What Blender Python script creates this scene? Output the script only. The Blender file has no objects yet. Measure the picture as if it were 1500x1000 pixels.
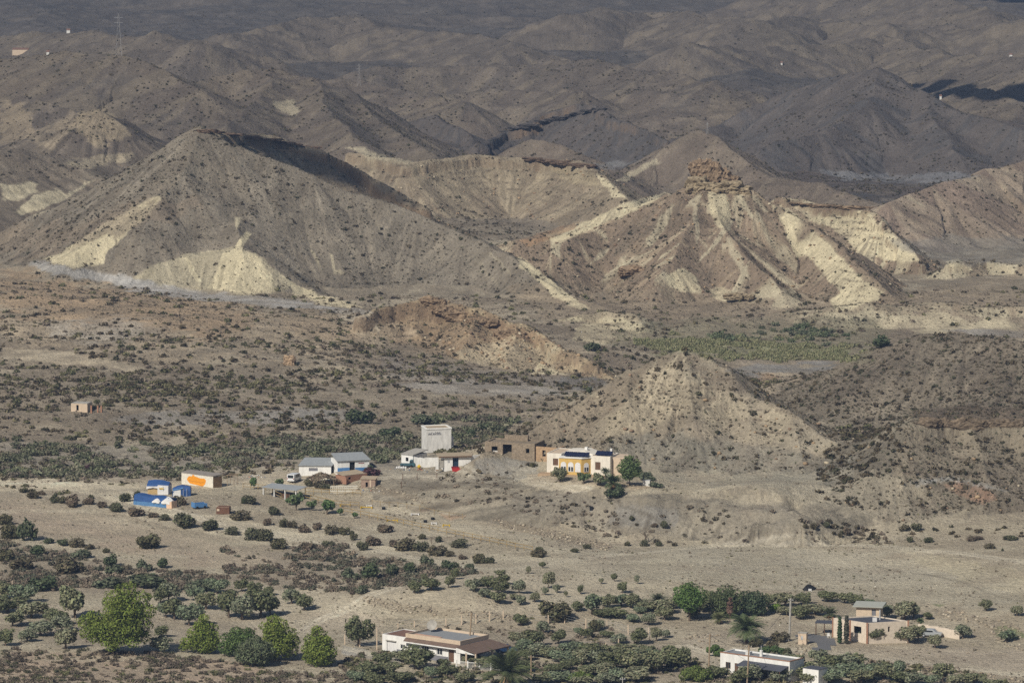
import bpy, bmesh, math, random
import numpy as np
from mathutils import Vector, Matrix
R = math.radians
sc = bpy.context.scene
col = sc.collection
random.seed(7); rng = np.random.default_rng(11)

# ------------------------------------------------ camera
H0 = 188.0; FPX = 8000.0; PITCH = (500 + 530) / FPX
cam = bpy.data.cameras.new("camera"); camo = bpy.data.objects.new("camera", cam); col.objects.link(camo)
camo.location = (0, 0, H0); camo.rotation_euler = (math.pi/2 - PITCH, 0, 0)
cam.sensor_width = 36; cam.lens = FPX / 1500 * 36; cam.clip_start = 1; cam.clip_end = 30000
sc.camera = camo
# ------------------------------------------------ sky and sun
SUN_EL, SUN_AZ = R(40), R(36)          # azimuth: behind the camera, swung to the left
world = bpy.data.worlds.new("World"); sc.world = world; world.use_nodes = True
wn = world.node_tree; bg = wn.nodes["Background"]
sky = wn.nodes.new("ShaderNodeTexSky"); sky.sky_type = 'NISHITA'; sky.sun_disc = False
sky.sun_elevation = SUN_EL; sky.sun_rotation = math.pi + SUN_AZ
wn.links.new(sky.outputs[0], bg.inputs[0]); bg.inputs[1].default_value = 0.05
sd = Vector((-math.sin(SUN_AZ)*math.cos(SUN_EL), -math.cos(SUN_AZ)*math.cos(SUN_EL), math.sin(SUN_EL)))
sun = bpy.data.lights.new("sun", 'SUN'); sun.energy = 4.3; sun.angle = R(0.5); sun.color = (1, .935, .82)
suno = bpy.data.objects.new("sun", sun); col.objects.link(suno)
suno.rotation_euler = sd.to_track_quat('Z', 'Y').to_euler(); suno.location = (-300, -200, 900)
sc.view_settings.view_transform = 'Standard'; sc.view_settings.look = 'None'
sc.view_settings.exposure = 0.0; sc.view_settings.gamma = 1
sc.render.engine = 'CYCLES'
sc.cycles.max_bounces = 4; sc.cycles.diffuse_bounces = 2; sc.cycles.volume_bounces = 0
sc.cycles.transparent_max_bounces = 32; sc.cycles.use_denoising = False

# ------------------------------------------------ pixel <-> ray
cp, sp_ = math.cos(PITCH), math.sin(PITCH)
def ray(px, py):
    """slopes (x per y, z per y) of the sight line through a photo pixel"""
    a = (np.asarray(px, float) - 750) / FPX; b = -(np.asarray(py, float) - 500) / FPX
    dy = cp + b*sp_
    return a/dy, (-sp_ + b*cp)/dy
def P(px, py, z=None, D=None):
    u, s = ray(px, py)
    if D is None: D = (z - H0)/s
    return (float(u*D), float(D), float(H0 + s*D))
def project(x, y, z):
    dz = z - H0
    f = y*cp - dz*sp_; upc = y*sp_ + dz*cp
    return 750 + FPX*x/f, 500 - FPX*upc/f

# ------------------------------------------------ noise
_T = rng.random((256, 256)).astype(np.float32)
def vnoise(x, y):
    xi = np.floor(x); yi = np.floor(y); fx = (x-xi).astype(np.float32); fy = (y-yi).astype(np.float32)
    xi = xi.astype(np.int64) & 255; yi = yi.astype(np.int64) & 255
    x1 = (xi+1) & 255; y1 = (yi+1) & 255
    fx = fx*fx*(3-2*fx); fy = fy*fy*(3-2*fy)
    a = _T[yi, xi]; b = _T[yi, x1]; c = _T[y1, xi]; d = _T[y1, x1]
    return (a + (b-a)*fx) + ((c + (d-c)*fx) - (a + (b-a)*fx))*fy
def fbm(x, y, f, octs=4, gain=.5, seed=0):
    s = 0; amp = 1; tot = 0; ca, sa = math.cos(.6), math.sin(.6)
    X = x*f + seed*17.3; Y = y*f + seed*9.1
    for o in range(octs):
        s = s + amp*vnoise(X, Y); tot += amp; amp *= gain
        X, Y = (X*ca - Y*sa)*2.03 + 11.7, (X*sa + Y*ca)*2.03 + 5.3
    return s/tot                                                  # 0..1
def ridged(x, y, f, octs=4, gain=.5, seed=0):
    s = 0; amp = 1; tot = 0; ca, sa = math.cos(.9), math.sin(.9)
    X = x*f + seed*13.3; Y = y*f + seed*7.7
    for o in range(octs):
        s = s + amp*(1-np.abs(2*vnoise(X, Y)-1)); tot += amp; amp *= gain
        X, Y = (X*ca - Y*sa)*2.1 + 3.7, (X*sa + Y*ca)*2.1 + 8.3
    return s/tot
def sstep(a, b, x):  # b may be below a: then it falls
    t = np.clip((x-a)/(b-a), 0, 1); return t*t*(3-2*t)
# ================================================ TERRAIN
def yrows():
    ys = []; y = 0.0
    while y < 930: ys.append(y); y += 40
    y = 930
    while y < 11000:
        ys.append(y)
        y += (.9 if y < 1125 else .62 if y < 1760 else .95 if y < 2350 else 2.2 if y < 3400 else 60 if y < 5000 else 400)
    return np.array(ys)
YS = yrows()
US = np.concatenate([-np.geomspace(.9, .106, 26)[:-1], np.linspace(-.104, .104, 1180), np.geomspace(.106, .9, 26)[1:]])
UU, YY = np.meshgrid(US, YS)
XX = UU*np.maximum(YY, 300)
NR, NC = XX.shape

BASE = [ # px, py, z     lowland surface
 (-60,1040,2.5),(150,1040,3.0),(400,1040,2.5),(700,1040,0),(1000,1040,0),(1300,1040,-.5),(1560,1040,-.5),
 (0,965,1.2),(200,965,1.2),(420,985,1.0),(0,930,.2),(300,930,0),(560,950,0),(750,950,0),(1000,930,0),(1150,945,.3),(1300,935,0),(1500,940,0),
 (1400,985,-1),(1500,960,-.6),
 (0,880,0),(250,880,0),(450,880,0),(540,872,2.2),(640,880,2.2),(700,888,2),(560,893,.3),(650,902,.2),(720,905,.2),(820,870,1.6),(900,855,1.4),
 (850,895,1.2),(950,890,.8),(1050,880,.6),(1200,880,.4),(1340,892,.8),(1440,895,1.8),(1500,905,1.8),(1430,925,0),
 (0,830,0),(200,830,0),(400,830,0),(600,830,.6),(800,830,1.2),(1000,830,.8),(1200,830,.2),(1350,832,.5),(1500,870,1),(1400,812,2.2),(1500,830,3),
 (0,760,.4),(200,780,.2),(400,780,0),(600,785,0),(700,800,.3),(800,805,.5),(900,812,.5),(1000,808,.5),(1100,800,.5),(1200,800,.6),(1300,808,1.2),
 (0,705,0),(120,705,.5),(250,725,1.5),(350,735,1.8),(450,720,1.8),(520,730,1.2),(600,745,.6),(700,770,.5),(780,785,.5),
 (430,703,2.6),(480,700,3),(560,708,3.2),(600,690,4.5),(640,692,5),(690,693,5.4),(620,712,3),(700,735,2),(760,690,7),
 (760,672,9),(720,670,8.5),(800,672,9.5),
 (780,716,6.6),(850,722,7.2),(950,728,7.2),(1050,730,7.4),(1120,738,7),(1170,748,5.5),(740,708,6),
 (850,695,8),(950,705,8),(820,690,8.2),(1050,712,8),
 (740,748,2.0),(800,766,1),(900,784,.6),(1000,790,.5),(1100,788,.5),(1180,784,.8),(1250,788,1.0),(1350,790,1.8),(1450,792,2.4),(1500,795,3),
 (0,690,-2.5),(150,690,-2),(300,678,-1.5),(400,672,-1),(560,665,0),(650,650,-2),(700,640,-2.5),
 (0,650,-3),(200,650,-3),(400,645,-3),(550,640,-3),
 (100,610,-1),(300,603,-1),(450,600,-1.5),(600,612,-2.5),(700,612,-3),(780,610,-3),
 (0,600,0),(150,560,0),(350,560,-.5),(550,565,-1),(720,575,-2),(830,560,-4),
 (0,520,1),(200,530,1),(400,520,0),(560,530,-2),(700,548,-6),(800,550,-7.5),
 (0,470,1),(0,425,-1),(120,440,1),(250,460,1.5),(400,480,1),(500,500,-1),
 (0,385,-4),(80,392,-5),(170,410,-6),(300,428,-6.5),(420,440,-7),(520,455,-7.5),(560,460,-7),
 (870,515,-9),(950,500,-10),(1100,490,-10.5),(1250,485,-10.5),(1290,505,-11),(1180,545,-12.5),(1070,540,-12.5),(950,545,-11),
 (900,470,-8),(1000,460,-8.5),(1150,460,-8.5),(1250,455,-8.5),(1350,455,-6.5),(1500,450,-6),(1350,482,-10.5),(1500,487,-10.5),
 (1330,420,-7),(1450,430,-6),(1400,392,-8.5),(1500,395,-9),(1480,375,-10),(1350,350,-9),(1500,340,-9),
 (740,335,-7),(800,325,-8),(700,330,-7),(900,300,-10),(950,262,-16),
 (0,330,-2),(60,290,-5),(150,250,-8),(0,250,-8),(200,222,-12),(350,180,-16),(0,210,-9),
 (1200,262,-20),(1350,262,-21),(1450,245,-18),(1500,215,-15),(1000,238,-19),(820,240,-20),(650,222,-20),(560,215,-19),
 (700,180,-20),(950,160,-19),(1100,120,-20),(1400,130,-23),(1500,150,-23),
 (500,150,-18),(300,120,-18),(100,110,-16),(0,100,-15),
]
bp = np.array([P(a, b, z) for a, b, z in BASE])
far = np.array([(sx*y, y, z) for sx in (-.13, -.06, 0, .06, .13) for y, z in ((2500, -26), (2750, -27), (3000, -29), (3250, -28))])
side = np.array([(sx*y*1.0, y, z) for sx in (-.5, -.2, .2, .5) for y, z in ((1000, 2), (1300, 0), (1700, -4), (2200, -14))])
CP = np.vstack([bp, far, side])
def rbf(x, y):
    A = np.sqrt((CP[:, None, 0]-CP[None, :, 0])**2 + (CP[:, None, 1]-CP[None, :, 1])**2 + 36)
    w = np.linalg.solve(A - .25*np.eye(len(CP)), CP[:, 2] - CP[:, 2].mean())
    out = np.full(x.shape, CP[:, 2].mean())
    for i in range(len(CP)):
        out += w[i]*np.sqrt((x-CP[i, 0])**2 + (y-CP[i, 1])**2 + 36)
    return out
# coarse evaluation, then bilinear: the lowland is smooth
cy = np.concatenate([np.arange(900, 1800, 5.0), np.arange(1800, 3500, 20.0)]); cu = np.linspace(-.16, .16, 150)
CU, CY = np.meshgrid(cu, cy); CZ = rbf(CU*CY, CY)
def bil(gu, gy, G, u, y):
    u = np.clip(u, gu[0], gu[-1]-1e-9); y = np.clip(y, gy[0], gy[-1]-1e-6)
    i = np.clip(np.searchsorted(gu, u, 'right')-1, 0, len(gu)-2); j = np.clip(np.searchsorted(gy, y, 'right')-1, 0, len(gy)-2)
    fu = (u-gu[i])/(gu[i+1]-gu[i]); fy = (y-gy[j])/(gy[j+1]-gy[j])
    return (G[j, i]*(1-fu)+G[j, i+1]*fu)*(1-fy) + (G[j+1, i]*(1-fu)+G[j+1, i+1]*fu)*fy
Z = bil(cu, cy, CZ, UU, np.clip(YY, 905, 3480))
# the hill the photograph is taken from, and the mountains that close the valley beyond the frame
nearhill = 186*np.clip(1-YY/940, 0, 1)**2.2; Z = np.where(YY < 940, Z*np.clip((YY-700)/240, 0, 1) + nearhill, Z)
HID = np.zeros(Z.shape, np.int16); HDI = np.full(Z.shape, 99., np.float32); HCC = np.zeros(Z.shape, np.float32)

HILLS = []  # name, ridge points (px, py, D), front slope, back slope, options
def hill(name, pts, sf, sb, cap=0, capw=3, gul=1.0, gf=.09, rough=1.0, foot=4.0, z0=-25, plat=0):
    HILLS.append(dict(name=name, pts=[P(a, b, D=d) for a, b, d in pts], sf=sf, sb=sb, cap=cap, capw=capw, gul=gul, gf=gf, rough=rough, foot=foot, z0=z0, plat=plat))
# --- far relief
hill('f', [(-80,55,2600),(60,42,2560),(170,50,2500),(300,70,2450)], .30, .4, gul=1.2, gf=.02, rough=2)
hill('f', [(350,40,2720),(500,30,2780),(640,52,2700),(760,70,2620)], .30, .4, gul=1.2, gf=.02, rough=2)
hill('f', [(560,100,2420),(700,96,2420),(800,84,2400),(880,86,2380),(960,103,2350),(1060,125,2300)], .28, .6, gul=1.4, gf=.02, rough=1.4)
hill('f', [(830,30,2850),(960,18,2900),(1080,30,2800),(1200,20,2900),(1300,40,2800)], .3, .4, gul=1.4, gf=.02, rough=2)
hill('f', [(1130,-12,3100),(1300,-14,3050),(1400,8,2950),(1500,38,2800),(1600,55,2750)], .25, .4, gul=1, gf=.02, rough=2)
hill('f', [(1000,75,2600),(1180,60,2650),(1300,52,2700),(1420,80,2550),(1560,95,2450)], .28, .5, gul=1.4, gf=.02, rough=1.6)
hill('f', [(-80,90,2150),(20,92,2120),(90,82,2080),(180,84,2060),(240,104,2040),(290,130,2010)], .36, .5, gul=1.8, gf=.04)
hill('f', [(-60,150,1980),(20,140,1960),(70,150,1940),(120,165,1930),(200,205,1900)], .4, .5, gul=2, gf=.05)
hill('f', [(90,172,1900),(140,158,1890),(175,180,1880),(215,212,1870)], .42, .5, gul=2, gf=.05)
hill('f', [(-60,225,1780),(30,215,1790),(80,225,1790),(140,232,1800)], .3, .4, gul=1.5, gf=.05)
hill('f', [(240,140,2060),(320,118,2080),(400,107,2090),(460,120,2080),(520,150,2050),(570,185,2010),(640,225,1960)], .42, .5, gul=2.4, gf=.04)
hill('f', [(400,107,2090),(380,150,2030),(330,190,1960)], .45, .5, gul=2.4, gf=.04)
hill('f', [(460,120,2080),(480,160,2010),(520,205,1950)], .45, .5, gul=2.4, gf=.04)
hill('f', [(380,112,2250),(450,124,2250),(520,118,2260),(600,135,2240),(680,150,2200)], .35, .5, gul=2, gf=.03)
hill('f', [(640,130,2350),(720,122,2350),(800,132,2330),(860,145,2300)], .35, .5, gul=2, gf=.03)
hill('d', [(560,180,2120),(600,172,2120),(640,163,2110),(668,182,2090),(690,200,2080)], .5, .5, cap=1.5, gul=1.5, gf=.06)
hill('d', [(700,213,2060),(740,196,2090),(800,172,2100),(850,156,2100),(876,158,2090),(905,178,2070),(935,190,2060),(975,212,2030)], .5, .6, cap=2.5, capw=2, gul=2.2, gf=.05)
hill('d', [(960,215,2180),(1060,180,2230),(1130,150,2240),(1200,128,2230),(1250,108,2210),(1290,101,2200),(1315,118,2195),(1345,137,2180),(1400,160,2160),(1500,195,2130),(1580,215,2120)], .5, .6, gul=3, gf=.035)
hill('d', [(1290,101,2200),(1270,150,2160),(1200,190,2130),(1110,225,2110)], .5, .55, gul=3, gf=.04)
hill('d', [(1345,137,2180),(1380,185,2140),(1400,222,2110)], .5, .55, gul=3, gf=.04)
hill('f', [(1380,150,2330),(1420,142,2340),(1500,158,2300),(1580,170,2300)], .3, .4, gul=1.5, gf=.04)
hill('h', [(900,262,1960),(960,232,1975),(1000,205,1985),(1022,190,1985),(1050,205,1975),(1085,228,1960),(1120,252,1940)], .5, .6, gul=1.5, gf=.06)
hill('h', [(1120,262,1850),(1200,268,1840),(1260,290,1820)], .3, .5, gul=1.5, gf=.06)
hill('r', [(1600,220,1850),(1500,235,1840),(1440,248,1830),(1370,275,1800),(1300,300,1780)], .33, .5, gul=2.5, gf=.05)
# --- mesa behind the big hill and mid mesa
hill('m', [(292,190,1712),(330,193,1730),(400,203,1745),(470,216,1750),(520,245,1745),(570,275,1735),(620,300,1725)], .5, .6, cap=2.5, capw=3, gul=1.6, gf=.07)
hill('m', [(520,222,1850),(600,240,1840),(650,233,1850),(700,227,1860),(790,229,1860),(858,238,1845),(872,246,1838)], .42, .6, cap=2.6, capw=3, gul=1.8, gf=.07)
hill('m', [(872,246,1838),(905,280,1810),(916,290,1800)], .55, .6, gul=.8, gf=.1)
hill('h', [(740,225,1960),(780,206,1960),(830,215,1950),(870,232,1940)], .45, .5, gul=1, gf=.06)
# --- the big grey hill
hill('A', [(286,190,1692),(330,208,1688),(400,234,1684),(460,254,1680),(520,280,1676),(610,312,1668),(680,342,1655),(740,368,1645),(800,402,1625),(850,440,1600),(872,452,1590)], .60, .95, gul=.7, gf=.05, foot=5)
hill('A', [(286,190,1692),(240,213,1690),(190,242,1690),(140,272,1690),(80,302,1690),(0,336,1692),(-80,365,1695)], .60, .7, gul=.7, gf=.05, foot=5)
hill('A', [(286,190,1692),(262,250,1668),(235,300,1650),(170,345,1640),(110,372,1630)], .60, .60, gul=.7, gf=.07, foot=4)
hill('A', [(345,318,1648),(352,335,1641),(355,368,1628),(362,385,1622)], .75, .75, gul=.4, gf=.1, foot=3)
hill('A', [(355,368,1628),(290,372,1629),(240,385,1630),(190,408,1622)], .65, .6, gul=.5, gf=.1, foot=3)
hill('A', [(355,368,1628),(400,385,1626),(450,415,1622),(490,438,1610)], .65, .6, gul=.5, gf=.1, foot=3)
hill('A', [(700,352,1650),(760,380,1632),(810,420,1612),(840,446,1600)], .75, .7, gul=.6, gf=.1, foot=3)
# --- the pyramid with the rock
hill('Pyr', [(1012,268,1664),(1060,268,1662),(1100,276,1660),(1150,306,1655),(1190,335,1645),(1230,362,1630),(1262,400,1606),(1300,432,1590)], .66, .7, gul=2.6, gf=.055, foot=3)
hill('Pyr', [(1012,268,1664),(985,282,1663),(940,305,1660),(890,332,1655),(850,352,1645),(815,368,1635)], .62, .6, gul=1.6, gf=.06, foot=3)
hill('Pyr', [(1040,272,1662),(1062,330,1637),(1100,385,1617),(1150,430,1600)], .66, .66, gul=1.6, gf=.08, foot=3)
hill('Pyr', [(1035,272,1662),(1010,330,1637),(985,380,1617),(960,415,1604)], .66, .66, gul=1.6, gf=.08, foot=3)
hill('Pyr', [(985,284,1690),(930,305,1690),(870,330,1690),(810,346,1690),(750,350,1690)], .6, .6, gul=.6, gf=.08, foot=3)
hill('Pyr', [(1130,292,1712),(1200,297,1710),(1268,303,1706),(1290,325,1695),(1320,352,1685),(1352,384,1670)], .62, .7, cap=1.6, gul=1.0, gf=.09, foot=3)
hill('bank', [(1395,386,1660),(1440,384,1665),(1500,392,1660),(1560,396,1660)], .5, .3, cap=1.2, gul=.6, gf=.2, foot=2)
hill('bank', [(1220,452,1568),(1300,450,1572),(1380,447,1575),(1450,450,1570),(1560,452,1570)], .5, .12, cap=.4, gul=1.6, gf=.16, foot=2)
# --- orange ridge and the pale mound
hill('O', [(535,462,1478),(580,447,1487),(628,432,1490),(650,440,1488),(700,456,1482),(770,478,1472),(810,495,1463),(845,520,1446),(868,538,1434)], .74, .6, cap=3.2, capw=1.6, gul=2.6, gf=.12, foot=2.5, rough=1.6)
hill('O', [(700,458,1480),(695,485,1468),(675,512,1455)], .6, .6, gul=1.4, gf=.14, foot=3)
hill('O', [(760,478,1472),(765,505,1458),(745,530,1446)], .6, .6, gul=1.4, gf=.14, foot=3)
hill('O', [(845,520,1446),(875,540,1436),(905,556,1428)], .5, .5, gul=.8, gf=.14, foot=3)
hill('pale', [(785,478,1552),(830,466,1556),(880,455,1560),(925,462,1553),(948,480,1540)], .6, .5, cap=.6, gul=1.4, gf=.12, foot=3)
# --- middle right hill
hill('M', [(690,672,1176),(720,656,1181),(760,637,1187),(810,608,1193),(860,578,1198),(920,545,1202),(965,525,1204),(1000,516,1204),(1030,522,1203),(1065,545,1198)], .62, .6, gul=2.2, gf=.12, foot=4)
hill('M', [(1000,516,1204),(1012,560,1195),(1018,610,1183),(1005,650,1175),(985,676,1169)], .60, .58, gul=1.6, gf=.14, foot=3)
hill('M', [(920,545,1202),(915,590,1190),(895,630,1181),(870,660,1173)], .60, .58, gul=1.4, gf=.14, foot=3)
hill('M', [(1065,545,1198),(1105,582,1191),(1140,590,1187),(1175,612,1181),(1210,636,1175),(1255,664,1168)], .62, .6, gul=1.4, gf=.14, foot=3)
hill('M', [(1105,583,1191),(1098,625,1180),(1085,665,1170),(1075,695,1163)], .60, .58, gul=1.4, gf=.14, foot=3)
hill('M', [(1160,604,1184),(1165,640,1174),(1175,675,1165),(1180,705,1158)], .60, .58, gul=1.4, gf=.14, foot=3)
# --- right hills
hill('E', [(1090,575,1330),(1140,560,1335),(1200,545,1338),(1260,520,1340),(1310,500,1342),(1350,488,1342),(1420,489,1338),(1500,500,1330),(1580,505,1330)], .30, .6, gul=1.2, gf=.06, foot=4)
def zpts(L): return [(a, b, (z-H0)/float(ray(a, b)[1])) for a, b, z in L]
hill('T', zpts([(728,706,5.2),(780,716,6.6),(850,724,7.0),(950,730,7.1),(1050,733,7.2),(1120,741,7.0),(1175,752,6.0),(1215,764,4.0)]), .72, .02, gul=.9, gf=.2, foot=1.2, rough=.5, z0=0)
hill('S', [(1330,632,1157),(1345,622,1160),(1380,618,1162),(1440,617,1163),(1500,621,1162),(1580,626,1161)], .66, .03, cap=3.4, capw=2.5, gul=2.2, gf=.11, foot=3, plat=24)
def zpts(L): return [(a, b, (z-H0)/float(ray(a, b)[1])) for a, b, z in L]
hill('T', zpts([(728,706,5.2),(780,716,6.6),(850,724,7.0),(950,730,7.1),(1050,733,7.2),(1120,741,7.0),(1175,752,6.0),(1215,764,4.0)]), .72, .02, gul=.9, gf=.2, foot=1.2, rough=.5, z0=0)
hill('S', [(1338,612,1162),(1310,650,1154),(1275,690,1146),(1240,722,1140)], .55, .5, gul=1.2, gf=.12, foot=4)
hill('S', [(1430,612,1164),(1440,655,1155),(1450,700,1145)], .6, .6, gul=1.4, gf=.14, foot=3)
hill('S', [(1300,705,1146),(1350,698,1149),(1400,700,1149),(1450,712,1145),(1500,735,1139),(1560,750,1136)], .62, .3, cap=.5, gul=1.0, gf=.14, foot=3)

def smax(a, b, k):
    h = np.clip(.5 + .5*(a-b)/k, 0, 1); return b*(1-h) + a*h + k*h*(1-h)
relief = np.zeros(Z.shape, np.float32)
XF, YF = XX, YY
for hi, hl in enumerate(HILLS):
    pts = np.array(hl['pts']); zt = pts[:, 2].max()
    rad = min((zt - hl['z0'])/(min(hl['sf'], hl['sb']) if not hl['plat'] else .35) + 20, 260 if hl['name'] != 'T' else 38)
    x0, x1 = pts[:, 0].min()-rad, pts[:, 0].max()+rad; y0, y1 = pts[:, 1].min()-rad, pts[:, 1].max()+rad
    j0, j1 = np.searchsorted(YS, (y0, y1)); j0 = max(j0, 20)
    i0 = np.searchsorted(US, min(x0/y0, x0/y1)); i1 = np.searchsorted(US, max(x1/y0, x1/y1))
    sl = (slice(j0, j1), slice(i0, i1))
    X = XF[sl]; Y = YF[sl]
    wob = (fbm(X, Y, .045, 3, seed=3)-.5)*6*hl['rough']                 # bend the ridge line so it never reads straight
    Xw = X + wob; Yw = Y + (fbm(X, Y, .05, 3, seed=5)-.5)*6*hl['rough']
    best = np.full(X.shape, -1e3); bd = np.zeros(X.shape); bc = np.zeros(X.shape); arc = hi*97.0
    for k in range(len(pts)-1):
        A, B = pts[k], pts[k+1]; d = B[:2]-A[:2]; L2 = d@d; L = math.sqrt(L2)
        t = np.clip(((Xw-A[0])*d[0] + (Yw-A[1])*d[1])/L2, 0, 1)
        qx = Xw - A[0] - t*d[0]; qy = Yw - A[1] - t*d[1]; dist = np.hypot(qx, qy) + 1e-6
        w = .5 + .5*qy/dist; w = w*w*(3-2*w)
        s = hl['sf']*(1-w) + hl['sb']*w
        h = A[2] + t*(B[2]-A[2]) - s*dist
        if hl['plat']: h = h - np.where(w > .5, .45*np.maximum(dist-hl['plat'], 0), 0)
        m = h > best
        w0 = w if k == 0 else np.where(m, w, w0)
        best = np.where(m, h, best); bd = np.where(m, dist, bd)
        bc = np.where(m, arc + t*L + np.arctan2(qx, -qy)*22, bc); arc += L
    # gullies run straight down the slope: noise over the ridge coordinate, growing away from the crest
    g1 = np.abs(2*vnoise(bc*hl['gf'], bd*.012+hi)-1)**.7; g2 = np.abs(2*vnoise(bc*hl['gf']*2.3+31, bd*.022+hi)-1)**.7
    g3 = vnoise(bc*hl['gf']*8+7, bd*.06+hi)
    g4 = np.abs(2*vnoise(bc*hl['gf']*4.6+3, bd*.035+hi)-1)**.7
    g = g1*.45 + g2*.27 + g4*.2 + g3*.08
    amp = hl['gul']*sstep(1, 26 if hl['name'] != 'T' else 7, bd)*2.8*(1 if hl['name'] != 'T' else (1-w0))
    best = best - (1-g)*amp + .45*amp
    if hl['cap']:
        lip = hl['capw'] + (fbm(X, Y, .12, 3, seed=8)-.5)*5
        best = best - hl['cap']*sstep(lip-.35, lip+.35, bd) - hl['cap']*.4*sstep(lip+3, lip+4, bd)
    best = best + (fbm(X, Y, .11, 4, .55, seed=2)-.5)*1.5*hl['rough']
    old = Z[sl]; new = smax(best, old, hl['foot'])
    m = best > old - .3
    HID[sl] = np.where(m, hi+1, HID[sl]); HDI[sl] = np.where(m, bd, HDI[sl]); HCC[sl] = np.where(m, bc, HCC[sl])
    relief[sl] = np.where(m, g, relief[sl]); Z[sl] = new
# ---- overall roughness: calm near, eroded far
farw = sstep(1800, 2350, YY)
ero = ridged(XX + 30*fbm(XX, YY, .01, 2, seed=21), YY, .011, 5, .52, seed=4)
Z += farw*(ero-.55)*13
mid = sstep(1290, 1420, YY)*(1-farw)
Z += mid*(ridged(XX, YY, .03, 4, .5, seed=9)-.6)*2.6 + sstep(1190, 1230, YY)*(1-sstep(1500, 1600, YY))*(HID == 0)*(ridged(XX*.45, YY*1.4, .03, 3, .5, seed=19)-.6)*1.6
Z += (fbm(XX, YY, .03, 3, seed=12)-.5)*.8 + (fbm(XX, YY, .25, 3, seed=13)-.5)*np.where(YY < 1135, .22, .55)*(YY > 900)
Z += np.clip((YY-3330)/900, 0, 3)**1.2*32*(.7+.5*fbm(XX, YY, .0012, 4, seed=6))
gyb = np.gradient(bil(cu, cy, CZ, UU, np.clip(YY, 905, 3480)), axis=0)/np.maximum(np.gradient(YY, axis=0), 1e-3)
bankw = sstep(.25, .55, gyb)*(YY > 1050)*(YY < 1230)
Z -= bankw*(1-np.abs(2*vnoise(XX*.22+YY*.04, YY*.02)-1))*1.3 + bankw*(fbm(XX, YY, .3, 3, seed=77)-.5)*.9
zmask = YY < 905; Z[zmask] = np.maximum(Z[zmask], -5)

PXX, PYY = project(XX, np.maximum(YY, 1), Z)
slopev = (Z - H0)/np.maximum(YY, 1)
start = np.searchsorted(YS, 905)
cm = np.maximum.accumulate(slopev[start:], axis=0)
VIS = np.zeros(Z.shape, bool); VIS[start:] = slopev[start:] >= cm - .0009
def hgt(x, y):
    x = np.asarray(x, float); y = np.asarray(y, float)
    return bil(US, YS, Z, x/np.maximum(y, 300), y)
def ground(px, py, ymin=905):
    """world point where the sight line through a photo pixel meets the terrain"""
    u, s = ray(px, py); u = float(u); s = float(s)
    y = np.arange(ymin, 3400, .25); z = bil(US, YS, Z, np.full(y.shape, u), y)
    k = np.argmax(z >= H0 + s*y); return Vector((u*y[k], y[k], z[k]))
# ================================================ GROUND COLOURS (what the soil and rock are, plus shade painted along the rills)
def inpoly(x, y, poly):
    p = np.array(poly, float); c = np.zeros(x.shape, bool); n = len(p); j = n-1
    for i in range(n):
        xi, yi = p[i]; xj, yj = p[j]
        if yi != yj:
            c ^= ((yi > y) != (yj > y)) & (x < (xj-xi)*(y-yi)/(yj-yi)+xi)
        j = i
    return c
n1 = fbm(XX, YY, .035, 4, seed=31); n2 = fbm(XX, YY, .16, 4, seed=32); n3 = fbm(XX, YY, .008, 3, seed=33); n4 = fbm(XX, YY, .55, 3, seed=34)
def C(r, g, b): return np.array([r, g, b], np.float32)
TAN = C(.345, .30, .222); PALE = C(.50, .445, .315); CREAM = C(.60, .53, .36); BROWN = C(.225, .178, .132); GREY = C(.225, .205, .175)
WASH = C(.36, .345, .32); ORANGE = C(.36, .235, .13); DARKR = C(.115, .108, .105); MAUVE = C(.20, .155, .125); OLIVE = C(.20, .185, .125)
COL = np.empty(Z.shape+(3,), np.float32)
def mixc(a, m): 
    global COL
    COL += m[..., None]*(a - COL)
# near ground
COL[:] = TAN
mixc(C(.30, .255, .19), sstep(.42, .6, n1)*.7)
mixc(C(.40, .36, .275), sstep(.5, .62, n2)*.35)
# middle plain: grey soil mottled with brown
mm = sstep(1180, 1230, YY)
mixc(C(.265, .222, .165), mm*.8)
mixc(C(.36, .315, .235), mm*sstep(.5, .62, n2)*.6)
mixc(C(.19, .155, .115), mm*sstep(.5, .66, n1)*.6)
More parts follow.
